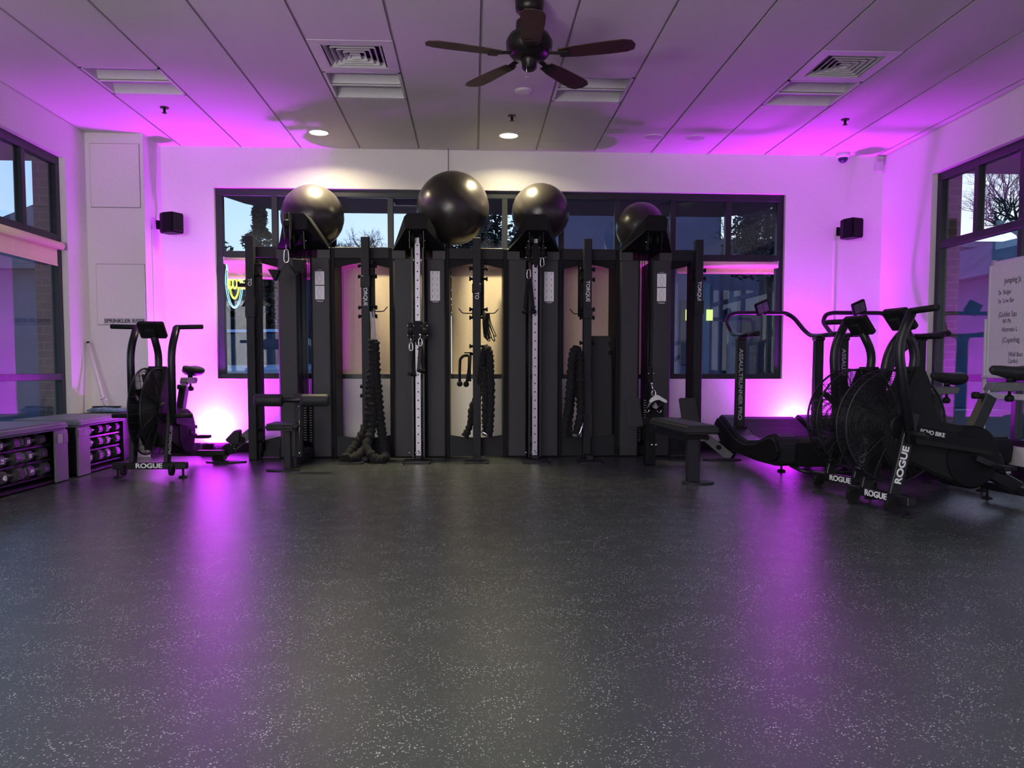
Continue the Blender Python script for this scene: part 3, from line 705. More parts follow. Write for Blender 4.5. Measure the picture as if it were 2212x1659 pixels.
# ------------------------------------------------------------------ exercise balls
def exball(label, c, rad):
    r = thing('exercise_ball', label, 'ball', c, group='exercise balls on top of the rack')
    b = MB(); n = 44; rg = []; U = 40
    for j in range(1, n):
        th = PI*j/n; rr = rad*(1 - (.004 if j % 4 == 0 and 6 < j < n - 6 else 0))
        rg.append([b.b.verts.new((rr*math.sin(th)*math.cos(2*PI*i/U), rr*math.sin(th)*math.sin(2*PI*i/U), rr*math.cos(th))) for i in range(U)])
    t = b.b.verts.new((0, 0, rad*.995)); q = b.b.verts.new((0, 0, -rad*.995))
    for i in range(U):
        k = (i + 1) % U; b.b.faces.new((t, rg[0][i], rg[0][k])).smooth = True; b.b.faces.new((q, rg[-1][k], rg[-1][i])).smooth = True
        for A, B in zip(rg, rg[1:]): b.b.faces.new((A[i], B[i], B[k], A[k])).smooth = True
    o = b.build('shell', 'ball', r); o.rotation_euler = (.5, .75, .2)
    p = MB(); p.cyl((0, 0, rad - .004), (0, 0, rad + .003), .012, 12); pl = p.build('valve_plug', 'rubber', r); pl.rotation_euler = (-1.2, .3, 0)
    return r
exball('dark exercise ball on the left end tower, brightest highlight', (-1.600, 8.125, 2.400), .312)
exball('largest dark exercise ball, between the second and third towers', (-.195, 8.06, 2.485), .362)
exball('dark exercise ball on the tower second from right', (.690, 8.12, 2.462), .292)
exball('dimmest dark exercise ball, half hidden on the right end tower', (1.722, 8.15, 2.330), .253)
r = thing('hanging_cord', 'thin dark cord hanging from the ceiling above the largest ball', 'cord', (-.250, 8.40, 0)); MB().cyl((0, 0, 2.62), (0, 0, ZT), .0035, 6).build('cord', 'ink', r)

# ------------------------------------------------------------------ things hanging on the towers
def carabiner(b, p, h=.085, w=.032, r=.0042, lean=0):
    p = Vector(p); b.tube([p + Vector((x*w + lean*z*h, 0, -z*h)) for x, z in ((0, 0), (.42, .12), (.5, .35), (.55, .75), (.35, .95), (0, 1.0), (-.35, .95), (-.5, .75), (-.45, .35), (-.35, .12), (0, 0))], r, 7)
def stirrup(label, p, top, swing):              # webbing D handle with a round grip
    r = thing('stirrup_handle', label, 'handle', p)
    b = MB(); b.ball((0, 0, top + .015), .012, u=12, v=8); b.cyl((0, 0, top + .01), (0, 0, top - .03), .004, 8); carabiner(b, (0, 0, top - .015), .075, .034); b.build('snap_clip', 'steel', r)
    g0, g1 = Vector((swing - .012, -.075, 0)), Vector((swing + .028, .055, -.012))
    b = MB()
    for g_ in (g0, g1): b.bar((0, 0, top - .088), g_ + Vector((0, 0, .006)), .030, .004, up=(0, 1, 0))
    b.build('webbing', 'vinyl', r, each=True)
    b = MB(); b.cyl(g0, g1, .019, 16); b.build('grip', 'rubber', r)
y2 = 7.53
p = at(888, 807, y2); stirrup('black strap handle hanging lower, left side of the silver rail', p, at(888, 737, y2).z - p.z, 0)
p = at(908, 800, y2); stirrup('black strap handle hanging higher, right side of the silver rail', p, at(908, 727, y2).z - p.z, 0)
# rope attachment up on tower three
def rope_pull(label, top, spread, L, cat='rope attachment', y=0, fat=.016):
    r = thing('rope_attachment', label, cat, top)
    b = MB(); carabiner(b, (0, 0, .09), .09, .034); b.build('snap_clip', 'steel', r)
    b = MB(); ends = []
    for x0, x1 in spread:
        pts = []; n = 26
        for k in range(n + 1):
            t = k/n; pts.append(Vector((x0*min(1, t*5), .01*math.sin(t*3), -t*L)).lerp(Vector((x1, 0, -t*L)), t))
        b.tube(pts, [fat*(1 + .12*(k % 2)) for k in range(n + 1)], 9); ends.append(Vector((x1, 0, -L)))
    rp = b.build('braided_rope', 'rope', r)
    for e in ends: MB().lathe(e + Vector((0, 0, -.03)), [(.012, 0), (.029, .010), (.031, .022), (.020, .040)], 16).build('end_stop', 'rubber', r)
rope_pull('black braided rope attachment hanging from the upper carriage of a tower', at(1142, 602, 7.50), ((-.012, -.035), (.012, .045)), .30)
r = thing('carabiner', 'steel carabiner hanging right of the high rope attachment', 'clip', at(1171, 556, 7.50)); b = MB(); carabiner(b, (0, 0, 0), .088, .034); b.build('body', 'steel', r)
# twin pulldown handle on tower one
p = at(618, 540, 7.35); r = thing('triangle_pulldown_attachment', 'black pulldown handle with two triangular plates hanging by a carabiner', 'handle', p)
b = MB(); b.cyl((0, 0, .05), (0, 0, .005), .005, 8); carabiner(b, (0, 0, .01), .125, .042, .0055); b.build('snap_clip', 'steel', r)
q = [at(u_, v_, 7.35) - p for u_, v_ in ((620, 566), (598, 600), (594, 606), (640, 592))]
MB().tube(rpath([q[2] + Vector((0, 0, 0)), q[1], q[0], q[3]], .02, 3), .006, 8).build('yoke', 'black2', r)
for (ua, va, ub, vb, uc, vc, ud, vd, nm) in ((581, 583, 607, 584, 600, 601, 594, 606, 'a'), (634, 560, 661, 562, 652, 589, 638, 589, 'b')):
    pl = [at(u_, v_, 7.35) - p for u_, v_ in ((ua, va), (ub, vb), (uc, vc), (ud, vd))]
    MB().prism([(v_.x, v_.z) for v_ in pl], 'y', -.05, .05).build('grip_plate', 'rubber', r, bevel=.004)
b = MB(); pa, pb, pc = [at(u_, v_, 7.35) - p for u_, v_ in ((620, 574), (600, 605), (645, 588))]
b.bar(pa, pb, .05, .004, up=(0, 1, 0)); b.bar(pa + Vector((0, .01, 0)), pc, .05, .004, up=(0, 1, 0)); b.build('strap', 'vinyl', r)
pk = MB(); 
for s in (-1, 1): pk.prism([(7.36 - 7.85, 2.30), (7.46 - 7.85, 2.28), (7.46 - 7.85, 2.08), (7.40 - 7.85, 2.06)], 'x', -.05 + s*.022, -.05 + s*.030)
pk.build('front_pulley_plate', 'black2', tw1, each=True)
MB().cyl((-.075, -.44, 2.20), (-.025, -.44, 2.20), .042, 20).build('front_pulley', 'rubber', tw1)

# pulldown seat in front of tower one
r = thing('pulldown_station', 'black pulldown seat with two thigh roller pads, in front of the left end tower', 'gym seat', (-1.600, 6.95, 0))
x0 = -1.600
MB().box(-.047, .010, .0, .075, .012, .345).build('post', 'upr', r, bevel=.004)
cx = at(612, 1016, 6.9).x - x0
MB().prism([(cx + .145*math.cos(a), -.06 + .075*math.sin(a)) for a in [2*PI*k/20 for k in range(20)]], 'z', 0, .014).build('foot_plate', 'upr', r)
MB().box(-.20, .068, -.08, .30, .345, .405).build('seat_pad', 'vinyl', r, bevel=.022, seg=3)
MB().box(-.03, .04, .10, .86, .03, .09).build('floor_beam', 'upr', r, bevel=.004)
MB().box(.018, .075, .16, .235, .09, 2.0*.33).build('riser_post', 'upr', r, bevel=.004)
MB().bar((.045, .16, .60), (-.035, .02, .61), .05, .045).build('roller_bracket', 'upr', r, bevel=.004)
MB().cyl((-.27, .0, .608), (.35, .0, .608), .014, 14).build('roller_axle', 'black2', r)
for a, b_ in ((-.288, -.048), (.106, .350)):
    MB().lathe((0, 0, 0), [(.040, a), (.052, a + .008), (.054, a + .02), (.054, b_ - .02), (.052, b_ - .008), (.040, b_)], 28).build('roller_pad', 'vinyl', r).matrix_local = Matrix.Translation((0, 0, .608)) @ Matrix.Rotation(PI/2, 4, 'Y')
b = MB(); b.ball((.055, .155, .545), .008, u=8, v=6); b.ball((.055, .155, .13), .012, u=8, v=6); b.build('bolt', 'steel', r, each=True)
MB().cyl((.060, .14, .14), (.060, .14, .54), .003, 6).build('cable', 'steel', r)

# low row bench in front of tower four
r = thing('row_bench', 'black low row bench with two upright foot plates, in front of the right end tower', 'bench', (0, 0, 0))
P = lambda u_, v_, Y: at(u_, v_, Y)
ft = P(1511, 1048, 5.93)
cx, cyy = ft.x, 5.98
MB().prism([(cx + .125*math.cos(a), cyy + .085*math.sin(a)) for a in [2*PI*k/20 for k in range(20)]], 'z', 0, .014).build('foot_plate', 'upr', r)
MB().prism([(1.655, .013), (1.745, .013), (1.735, .37), (1.645, .37)], 'y', 5.96, 6.04).build('post', 'upr', r, bevel=.004)
MB().box(1.62, 1.80, 5.95, 6.10, .345, .385).build('seat_bracket', 'black', r, bevel=.004)
xa0, xa1 = P(1480, 930, 5.92).x, P(1554, 930, 5.92).x
xb0, xb1 = P(1400, 916, 6.95).x, P(1480, 905, 6.95).x
vs = []
for (xl, xr, y) in ((xa0, xa1, 5.90), (xb0, xb0 + .25, 6.93)):
    vs += [(xl, y, .385), (xr, y, .385), (xr - .01, y, .455), (xl + .01, y, .455)]
MB().poly(vs, [(0, 1, 2, 3), (5, 4, 7, 6), (0, 4, 5, 1), (3, 2, 6, 7), (0, 3, 7, 4), (1, 5, 6, 2)]).build('seat_pad', 'vinyl', r, bevel=.016, seg=3)
MB().bar((1.70, 6.05, .35), (1.60, 7.15, .35), .06, .06).build('main_beam', 'upr', r)
MB().box(1.57, 1.66, 7.10, 7.20, .012, .38).build('rear_post', 'black', r, bevel=.004)
b = MB(); b.ball(P(1408, 961, 7.08), .013, u=10, v=8); b.ball(P(1417, 961, 7.08), .013, u=10, v=8); b.ball(P(1416, 921, 6.85), .010, u=10, v=8); b.build('bolt', 'steel', r, each=True)
for pts in ([(1347, 861), (1383, 860), (1388, 921), (1352, 922)], [(1468, 860), (1504, 860), (1510, 914), (1472, 918)]):
    q = [P(u_, v_, 7.05) for u_, v_ in pts]
    vs = [(v_.x, 7.03 + (.05 if k < 2 else -.03), v_.z) for k, v_ in enumerate(q)] + [(v_.x, 7.055 + (.05 if k < 2 else -.03), v_.z) for k, v_ in enumerate(q)]
    MB().poly(vs, [(0, 1, 2, 3), (7, 6, 5, 4), (0, 4, 5, 1), (1, 5, 6, 2), (2, 6, 7, 3), (3, 7, 4, 0)]).build('foot_rest', 'flatpost' if False else 'vinyl', r, bevel=.010, seg=2)
MB().bar((P(1370, 908, 7.09).x, 7.07, .41), (P(1490, 908, 7.09).x, 7.07, .41), .05, .06).build('cross_arm', 'black', r)
MB().box(P(1398, 880, 7.2).x, P(1432, 880, 7.2).x, 7.16, 7.26, .36, .60).build('pulley_housing', 'black', r, bevel=.02, seg=2)
# chrome row handle
Y = 7.02; p = P(1412, 850, Y); r = thing('chrome_row_attachment', 'chrome twin row handle with bent plates, hanging above the low row bench', 'handle', p)
b = MB(); b.ball(P(1408, 829, Y) - p, .012, u=10, v=8); b.tube([P(1408, 832, Y) - p, P(1411, 845, Y) - p], .006, 8); carabiner(b, P(1412, 843, Y) - p, .05, .034, .004); b.build('snap_clip', 'steel', r)
def plate(nm, pts, yy, mm, th=.006, wd=0):
    q = [P(u_, v_, Y) - p for u_, v_ in pts]; MB().prism([(v_.x, v_.z) for v_ in q], 'y', yy, yy + th).build(nm, mm, r)
plate('front_plate', [(1398, 866), (1402, 860), (1413, 852), (1418, 853), (1436, 864), (1437, 869), (1432, 869), (1420, 863), (1412, 864), (1402, 869)], -.075, 'plasticw')
plate('rear_plate', [(1399, 886), (1406, 870), (1412, 866), (1420, 870), (1429, 888), (1424, 886), (1412, 880), (1403, 885)], .055, 'brush')
b = MB(); b.tube([P(1431, 868, Y) - p + Vector((0, -.07, 0)), P(1424, 886, Y) - p + Vector((0, .06, 0))], .014, 12); b.tube([P(1409, 867, Y) - p + Vector((0, -.07, 0)), P(1402, 887, Y) - p + Vector((0, .06, 0))], .014, 12); b.build('grip', 'rubber', r)
b = MB()
for c_ in ((1398, 886), (1424, 887)): b.ring(P(c_[0], c_[1], Y) - p, .018, .0035, 'y', 16, 6, 1, PI*1.0, PI*2.1)
b.build('curved_guard', 'steel', r)
cbl = MB(); cbl.box(P(1402, 800, 7.3).x, P(1410, 800, 7.3).x, 7.28, 7.34, P(1405, 828, 7.3).z, P(1405, 792, 7.3).z)
r = thing('cable_end', 'black cable carriage hanging over the chrome row handle', 'pulley', (0, 0, 0)); cbl.build('housing', 'black', r, bevel=.006)
b = MB()
for u_ in (1401, 1412): b.ball(P(u_, 807, 7.25), .007, u=8, v=6)
b.build('bolt', 'steel', r, each=True)

# ------------------------------------------------------------------ straps, bands, battle ropes
r = thing('white_strap', 'grey white webbing strap hanging on the hook above the thick rope', 'strap', (0, 0, 0))
b = MB()
for (ua, ub, vt) in ((801, 806, 0), (807, 811, 1)):
    a_, c_ = at(ua, 673, 7.66), at(ub, 736, 7.62); b.bar(a_, c_, .022 if not vt else .016, .003, up=(0, 1, 0))
b.ring(at(807, 673, 7.67), .016, .003, 'x', 16, 6, 1, 0, PI); b.build('webbing', 'strap', r)
def thick_rope(nm, label, strands, rr, Y=7.62, group=None):
    r = thing(nm, label, 'rope', (0, 0, 0), group=group); rn = random.Random(len(label))
    for pts in strands:
        P3 = [at(p_[0], p_[1], p_[2] if len(p_) > 2 else Y) for p_ in pts]
        P3 = rpath(P3, .12, 5); o = []
        for a_, c_ in zip(P3, P3[1:]):
            n = max(1, int((c_ - a_).length/.014)); o += [a_.lerp(c_, k/n) for k in range(n)]
        o.append(P3[-1])
        b = MB(); b.tube(o, [rr*(1 + .16*math.sin(k*1.9) + .12*rn.uniform(-1, 1)) for k in range(len(o))], 10)
        b.build('rope_strand', 'rope', r)
    return r
thick_rope('battle_rope', 'thick black rope hanging on the white strap and piled on the floor', [
    [(806, 733), (806, 780), (804, 840), (800, 880), (792, 925), (770, 960, 7.6), (748, 988, 7.5), (742, 993, 7.42)],
    [(809, 738), (812, 800), (818, 870), (824, 930), (828, 965), (834, 988, 7.5), (815, 997, 7.40), (806, 990, 7.45)],
    [(803, 800, 7.66), (797, 870, 7.66), (800, 930, 7.64), (793, 965, 7.6), (775, 985, 7.5), (752, 994, 7.40)],
    [(806, 870, 7.6), (804, 930, 7.58), (789, 968, 7.5), (808, 990, 7.42), (829, 993, 7.40)]], .043)
thick_rope('battle_rope', 'thick black rope looped beside the middle upright, under the elastic bands', [
    [(1029, 900, 7.80), (1031, 860, 7.79), (1042, 790, 7.66), (1046, 757, 7.60), (1053, 752, 7.58), (1058, 765, 7.58), (1061, 830), (1060, 880), (1058, 925, 7.6), (1055, 943, 7.6)],
    [(1043, 770, 7.66), (1048, 830, 7.66), (1049, 900, 7.66), (1050, 940, 7.66)],
    [(1030, 862, 7.81), (1019, 880, 7.81), (1018, 910, 7.81), (1011, 930, 7.8), (1004, 943, 7.8)]], .036)
thick_rope('battle_rope', 'thick black rope looped left of the upright with the leaning board', [
    [(1244, 938, 7.64), (1254, 900, 7.64), (1253, 830), (1252, 770), (1247, 753, 7.6), (1238, 758, 7.58), (1233, 800, 7.58), (1230, 850, 7.58), (1226, 890, 7.58), (1218, 925, 7.6), (1220, 945, 7.6)],
    [(1241, 770, 7.66), (1238, 840, 7.66), (1229, 900, 7.66), (1226, 944, 7.66)]], .038)
for nm, lab, pts, Y in (('chrome_bar_end', 'small chrome bar end on the rope by the middle upright', ((1040, 933), (1048, 936), (1054, 942)), 7.56), ('chrome_bar_end', 'small chrome bar end on the rope by the leaning board', ((1259, 914), (1255, 930), (1248, 945)), 7.55)):
    r = thing(nm, lab, 'handle', (0, 0, 0)); q = [at(a_, c_, Y) for a_, c_ in pts]; MB().tube(rpath(q, .02, 3), [.010]*2 + [.013]*(len(rpath(q, .02, 3)) - 2), 10).build('grip', 'steel', r)
    b = MB(); carabiner(b, q[0] + Vector((0, 0, .085)), .085, .034); b.build('snap_clip', 'black2', r)
r = thing('elastic_bands', 'bunch of thin black elastic bands hanging on the hook by the middle upright', 'bands', (0, 0, 0)); rb = random.Random(5)
for k in range(7):
    ua = 1044 + k*1.9; L = 715 + rb.uniform(0, 22); ub = ua + rb.uniform(-2, 7) + (14 if k > 4 else 0)
    pts = [at(ua, 676, 7.64 - k*.004), at(ua - 1.5, 695, 7.64), at(ub - 3, L, 7.63), at(ub + 3, L + 2, 7.63), at(ua + 3.5, 695, 7.64), at(ua + 1.5, 676, 7.64)]
    MB().tube(rpath(pts, .05, 4), .0042, 6).build('band', 'rubber', r)
b = MB(); 
for q in (((1048, 680), (1050, 700), (1056, 725), (1068, 738)), ((1046, 680), (1044, 705), (1048, 731), (1052, 726))): b.tube([at(a_, c_, 7.62) for a_, c_ in q], .004, 6)
b.build('loose_tail', 'rubber', r, each=True)
r = thing('rope_attachment', 'black rope attachment with ball ends hanging left of the middle upright', 'rope attachment', (0, 0, 0))
for pts in ([(1012, 768), (1002, 768), (994, 775), (993, 800), (993, 826)], [(1014, 768), (1013, 800), (1008, 828)], [(1016, 768), (1014, 800), (1015, 824)]):
    q = rpath([at(a_, c_, 7.64) for a_, c_ in pts], .04, 5); MB().tube(q, .014, 10).build('braided_rope', 'rope', r)
for u_, v_ in ((993, 829), (1007, 830)): MB().ball(at(u_, v_, 7.64), .028, u=16, v=10).build('end_stop', 'rubber', r)
MB().cyl(at(1003, 762, 7.66), at(1020, 762, 7.70), .006, 8).build('hanger_bar', 'black2', r)

# leaning dark board in the bay right of the third tower
r = thing('folded_mat_board', 'tall dark board with a hook cut in its top right corner, leaning behind the rack', 'board', (0, 0, 0))
Y = 8.02; q = [at(a_, c_, Y) for a_, c_ in ((1277, 980), (1277, 726), (1319, 726), (1319, 738), (1311, 741), (1311, 746), (1317, 748), (1319, 756), (1320, 800), (1321, 980))]
MB().prism([(v_.x, max(.005, v_.z)) for v_ in q], 'y', 7.98, 8.02).build('board', 'vinyl', r, bevel=.003)
b = MB(); b.ball(at(1318, 762, 7.97), .02, u=10, v=8); b.build('peg', 'rubber', r)

# small device lying by the left outrigger
r = thing('foot_cradle', 'black padded foot cradle standing on the floor by the left end upright', 'cradle', (0, 0, 0)); Y = 7.62
def pp(nm, pts, y0, y1, mm='rubber', bv=.006): MB().prism([(at(a_, c_, Y).x, max(.004, at(a_, c_, Y).z)) for a_, c_ in pts], 'y', y0, y1).build(nm, mm, r, bevel=bv, seg=2)
pp('pad', [(489, 951), (490, 948), (506, 931), (512, 928), (518, 930), (517, 958), (500, 958)], 7.58, 7.70, 'vinyl')
pp('block', [(466, 973), (485, 978), (482, 998), (462, 998), (461, 993)], 7.56, 7.74)
pp('yoke', [(478, 970), (486, 960), (505, 956), (516, 957), (500, 981), (484, 984)], 7.60, 7.70)
b = MB(); b.tube([at(512, 962, 7.6), at(528, 951, 7.64)], .012, 10); b.build('strut', 'black2', r)
b = MB()
for u_, v_ in ((505, 963), (506, 969), (499, 961)): b.ball(at(u_, v_, 7.575), .006, u=8, v=6)
b.build('rivet', 'steel', r, each=True)

# ------------------------------------------------------------------ air bikes
def air_bike(label, x, y, t, tl, tr, side_logo=False, sd=0):
    r = thing('air_bike', label, 'exercise bike', (x, y, 0), -t)
    FY, FZ, FR, HT = .067, .532, .350, .048
    st = MB().box(-.295, .295, -.03, .03, .07, .125).build('front_stabilizer', 'black2', r, bevel=.006)
    text('maker_lettering', 'ROGUE', .052, 'decal', st, (0, -.0315, .098), (PI/2, 0, 0), ext=.001, sx=1.22, bold=.0016)
    for s in (-1, 1):
        b = MB(); b.cyl((s*.26, 0, .07), (s*.26, 0, .014), .009, 10); b.lathe((s*.26, 0, 0), [(.036, 0), (.036, .008), (.015, .016)], 16); b.build('levelling_foot', 'rubber', r)
        MB().cyl((s*.190 - .012, -.055, .066), (s*.190 + .012, -.055, .066), .044, 22).build('transport_wheel', 'rubber', r)
        leg = MB().bar((s*.135, -.005, .115), (s*.135, .115, .62), .032, .078, up=(0, 1, 0)).build('fork_leg', 'black2', r, bevel=.005)
        if s > 0: text('maker_lettering', 'ROGUE', .062, 'decal' if side_logo else 'greydecal', leg, (.152, .036, .300), Matrix(((0, 0, 1), (.23, -.973, 0), (.973, .23, 0))).to_euler(), ext=.001, sx=1.13, bold=.002)
    # fan cage
    for s in (-1, 1): MB().ring((s*HT, FY, FZ), FR, .0065, 'x', 64, 8).build('cage_rim', 'black2', r)
    b = MB()
    for s in (-1, 1):
        for k in range(27):
            rr = .075 + k*.0102; b.ring((s*(HT + .030*math.cos(PI/2*rr/FR)), FY, FZ), rr, .0024, 'x', 44, 3)
        for k in range(16):
            a = 2*PI*k/16 + .1; pts = []
            for i in range(5):
                rr = .06 + (FR - .06)*i/4; pts.append((s*(HT + .004 + .030*math.cos(PI/2*rr/FR)), FY + rr*math.cos(a + .25*i/4), FZ + rr*math.sin(a + .25*i/4)))
            b.tube(pts, .003, 4, False)
    for k in range(32):
        a = 2*PI*k/32; c, q = FR*math.cos(a), FR*math.sin(a); b.tube([(-HT, FY + c, FZ + q), (HT, FY + c, FZ + q)], .0020, 3, False)
    b.build('wire_guard', 'black2', r, kind='stuff')
    for k in range(10):
        a = 2*PI*k/10; d = Vector((0, math.cos(a), math.sin(a))); c = Vector((0, FY, FZ)); m = Vector((0, -math.sin(a), math.cos(a)))
        b = MB(); p0, p1 = c + d*.06, c + d*.32
        b.poly([p0 + Vector((-.03, 0, 0)) + m*.003, p1 + Vector((-.035, 0, 0)) + m*.006, p1 + Vector((.035, 0, 0)) - m*.006, p0 + Vector((.03, 0, 0)) - m*.003,
                p0 + Vector((-.03, 0, 0)) + m*.006, p1 + Vector((-.035, 0, 0)) + m*.009, p1 + Vector((.035, 0, 0)) - m*.003, p0 + Vector((.03, 0, 0))],
               [(0, 1, 2, 3), (7, 6, 5, 4), (0, 4, 5, 1), (1, 5, 6, 2), (2, 6, 7, 3), (3, 7, 4, 0)]); b.build('fan_blade', 'rubber', r)
    MB().cyl((-.10, FY, FZ), (.10, FY, FZ), .075, 28).build('fan_hub', 'black', r, bevel=.008)
    # frame body
    MB().prism([(.115, .79), (.165, .90), (.235, .90), (.285, .80), (.30, .70), (.36, .56), (.56, .515), (.70, .47), (.76, .33), (.70, .20), (.50, .16), (.30, .24), (.16, .30), (.05, .24), (-.03, .36), (-.06, .56), (.02, .66)], 'x', -.080, .080).build('frame_body', 'rubber', r, bevel=.012, seg=2)
    MB().cyl((-.088, .598, .329), (.088, .598, .329), .200, 40).build('chain_case', 'black', r, bevel=.012, seg=2)
    cc = MB().prism([(.12, .545), (.62, .455), (.60, .37), (.16, .44)], 'x', .075, .098).build('chain_cover', 'black', r, bevel=.006)
    text('model_lettering', 'ECHO BIKE', .036, 'decal', cc, (.0995, .285, .488), Matrix(((0, 0, 1), (.983, .184, 0), (-.184, .983, 0))).to_euler(), ext=.0008, sx=1.0, bold=.0006)
    for s in (-1, 1):
        b = MB(); e = Vector((s*.12, .598 + s*.15, .329 - s*.06)); b.bar((s*.108, .598, .329), e + Vector((-s*.01, 0, 0)), .035, .016, up=(s, 0, 0)); b.build('crank_arm', 'black2', r)
        MB().box(min(e.x, e.x + s*.11), max(e.x, e.x + s*.11), e.y - .045, e.y + .045, e.z - .014, e.z + .014).build('pedal', 'rubber', r, bevel=.006)
        MB().cyl((s*.10, FY, FZ - .035), (s*.32, FY, FZ - .035), .018, 16).build('foot_peg', 'rubber', r)
    # mast and console
    MB().tube(rpath([(0, .195, .80), (0, .232, .99), (0, .110, 1.185)], .12, 8), .029, 14).build('mast', 'black2', r)
    R_ = Matrix.Translation((0, .105, 1.195)) @ Matrix.Rotation(math.radians(38), 4, 'X')
    con = MB().box(-.105, .105, -.022, .022, -.075, .075, R_).build('console', 'rubber', r, bevel=.008, seg=2)
    MB().box(-.085, .085, .021, .0235, -.055, .055, R_).build('display', 'screen', con)
    MB().box(-.04, .04, -.05, -.02, -.04, .03, R_).build('battery_box', 'rubber', con, bevel=.004)
    # handle arms
    for s, tilt in ((-1, tl), (1, tr)):
        m = Matrix.Translation((0, FY, FZ)) @ Matrix.Rotation(math.radians(-tilt), 4, 'X')
        P_ = [m @ Vector(p) for p in ((s*.163, 0, -.10), (s*.163, 0, .50), (s*.163, .125, .685))]
        MB().tube(rpath(P_, .14, 8), .030, 14).build('handle_arm', 'black2', r)
        a_, b_ = m @ Vector((s*.150, .125, .690)), m @ Vector((s*.375, .135, .695))
        MB().cyl(a_, b_, .0195, 16).build('hand_grip', 'rubber', r, bevel=.004)
        b = MB(); b.bar(m @ Vector((s*.163, 0, -.08)), (s*.13, .598 + s*.10, .36), .012, .028); b.build('drive_link', 'rubber', r)
    # seat post, slider, saddle, rear
    MB().bar((0, .60, .36), (0, .775, .715), .062, .085, up=(0, 1, 0)).build('seat_tube', 'black2', r, bevel=.006)
    MB().poly([(-.045, .62, .50), (.045, .62, .50), (.045, .86, .33), (-.045, .86, .33), (-.045, .60, .30), (.045, .60, .30), (.045, .90, .20), (-.045, .90, .20)], [(0, 1, 2, 3), (5, 4, 7, 6), (0, 4, 5, 1), (1, 5, 6, 2), (2, 6, 7, 3), (3, 7, 4, 0)]).build('rear_gusset', 'rubber', r, bevel=.01)
    po = MB().bar((0, .76, .69), (0, .805, .775 + sd), .040, .060, up=(0, 1, 0)).build('seat_post', 'brush', r, bevel=.003)
    b = MB(); b.cyl((0, .745, .70), (0, .690, .715), .012, 10); b.lathe((0, .675, .70), [(.02, -.004), (.026, .006), (.026, .03), (.018, .04)], 14); b.build('pop_pin', 'rubber', r)
    MB().prism([(.755, .757 + sd), (.785, .800 + sd), (1.00, .800 + sd), (1.03, .780 + sd), (1.00, .745 + sd), (.775, .740 + sd)], 'x', -.035, .035).build('seat_slider', 'flatpost', r, bevel=.004)
    b = MB(); b.cyl((0, .93, .75 + sd), (0, .93, .715 + sd), .010, 10); b.lathe((0, .93, .675 + sd), [(.018, 0), (.028, .010), (.028, .030), (.016, .044)], 14); b.build('slider_knob', 'rubber', r)
    MB().cyl((0, .93, .80 + sd), (0, .93, .845 + sd), .022, 14).build('saddle_clamp', 'black2', r)
    b = MB(); n = 16; rg = []
    for i in range(n + 1):
        t_ = i/n; yy = .775 + .285*t_; wd = .020 + .085*(math.sin(min(1, t_*1.12)*PI/2)**2.2)*(1 if t_ < .9 else .92 - (t_ - .9)*5); hh = .024 + .030*t_*(1 - .3*t_); zc = .873 + sd + .010*math.cos(t_*PI*1.3)
        if i in (0, n): wd *= .45; hh *= .5
        rg.append([b.b.verts.new((wd*math.cos(a), yy, zc + hh*math.sin(a)*(1 if math.sin(a) > 0 else 1.25))) for a in [2*PI*k/16 for k in range(16)]])
    for A, B in zip(rg, rg[1:]):
        for k in range(16): b.b.faces.new((A[k], A[(k + 1) % 16], B[(k + 1) % 16], B[k])).smooth = True
    b.b.faces.new(rg[0]); b.b.faces.new(rg[-1]); b.build('saddle', 'vinyl', r)
    MB().bar((0, .70, .27), (0, 1.02, .11), .055, .085).build('rear_beam', 'black2', r, bevel=.005)
    MB().box(-.28, .28, .995, 1.050, .065, .118).build('rear_stabilizer', 'black2', r, bevel=.006)
    for s in (-1, 1):
        b = MB(); b.cyl((s*.25, 1.02, .07), (s*.25, 1.02, .014), .008, 10); b.lathe((s*.25, 1.02, 0), [(.034, 0), (.034, .008), (.014, .016)], 16); b.build('levelling_foot', 'rubber', r)
    return r
air_bike('black air bike on its own by the left wall, facing out, beside the storage benches', -2.608, 6.495, .013, 0, 0)
air_bike('black air bike at the right, rear one of the pair, next to the treadmills', 2.643, 5.475, 1.292, -5, 24, False, -.045)
air_bike('black air bike at the right, front one of the pair, brightest ROGUE on its leg', 2.548, 4.781, 1.413, 11, -11, True)

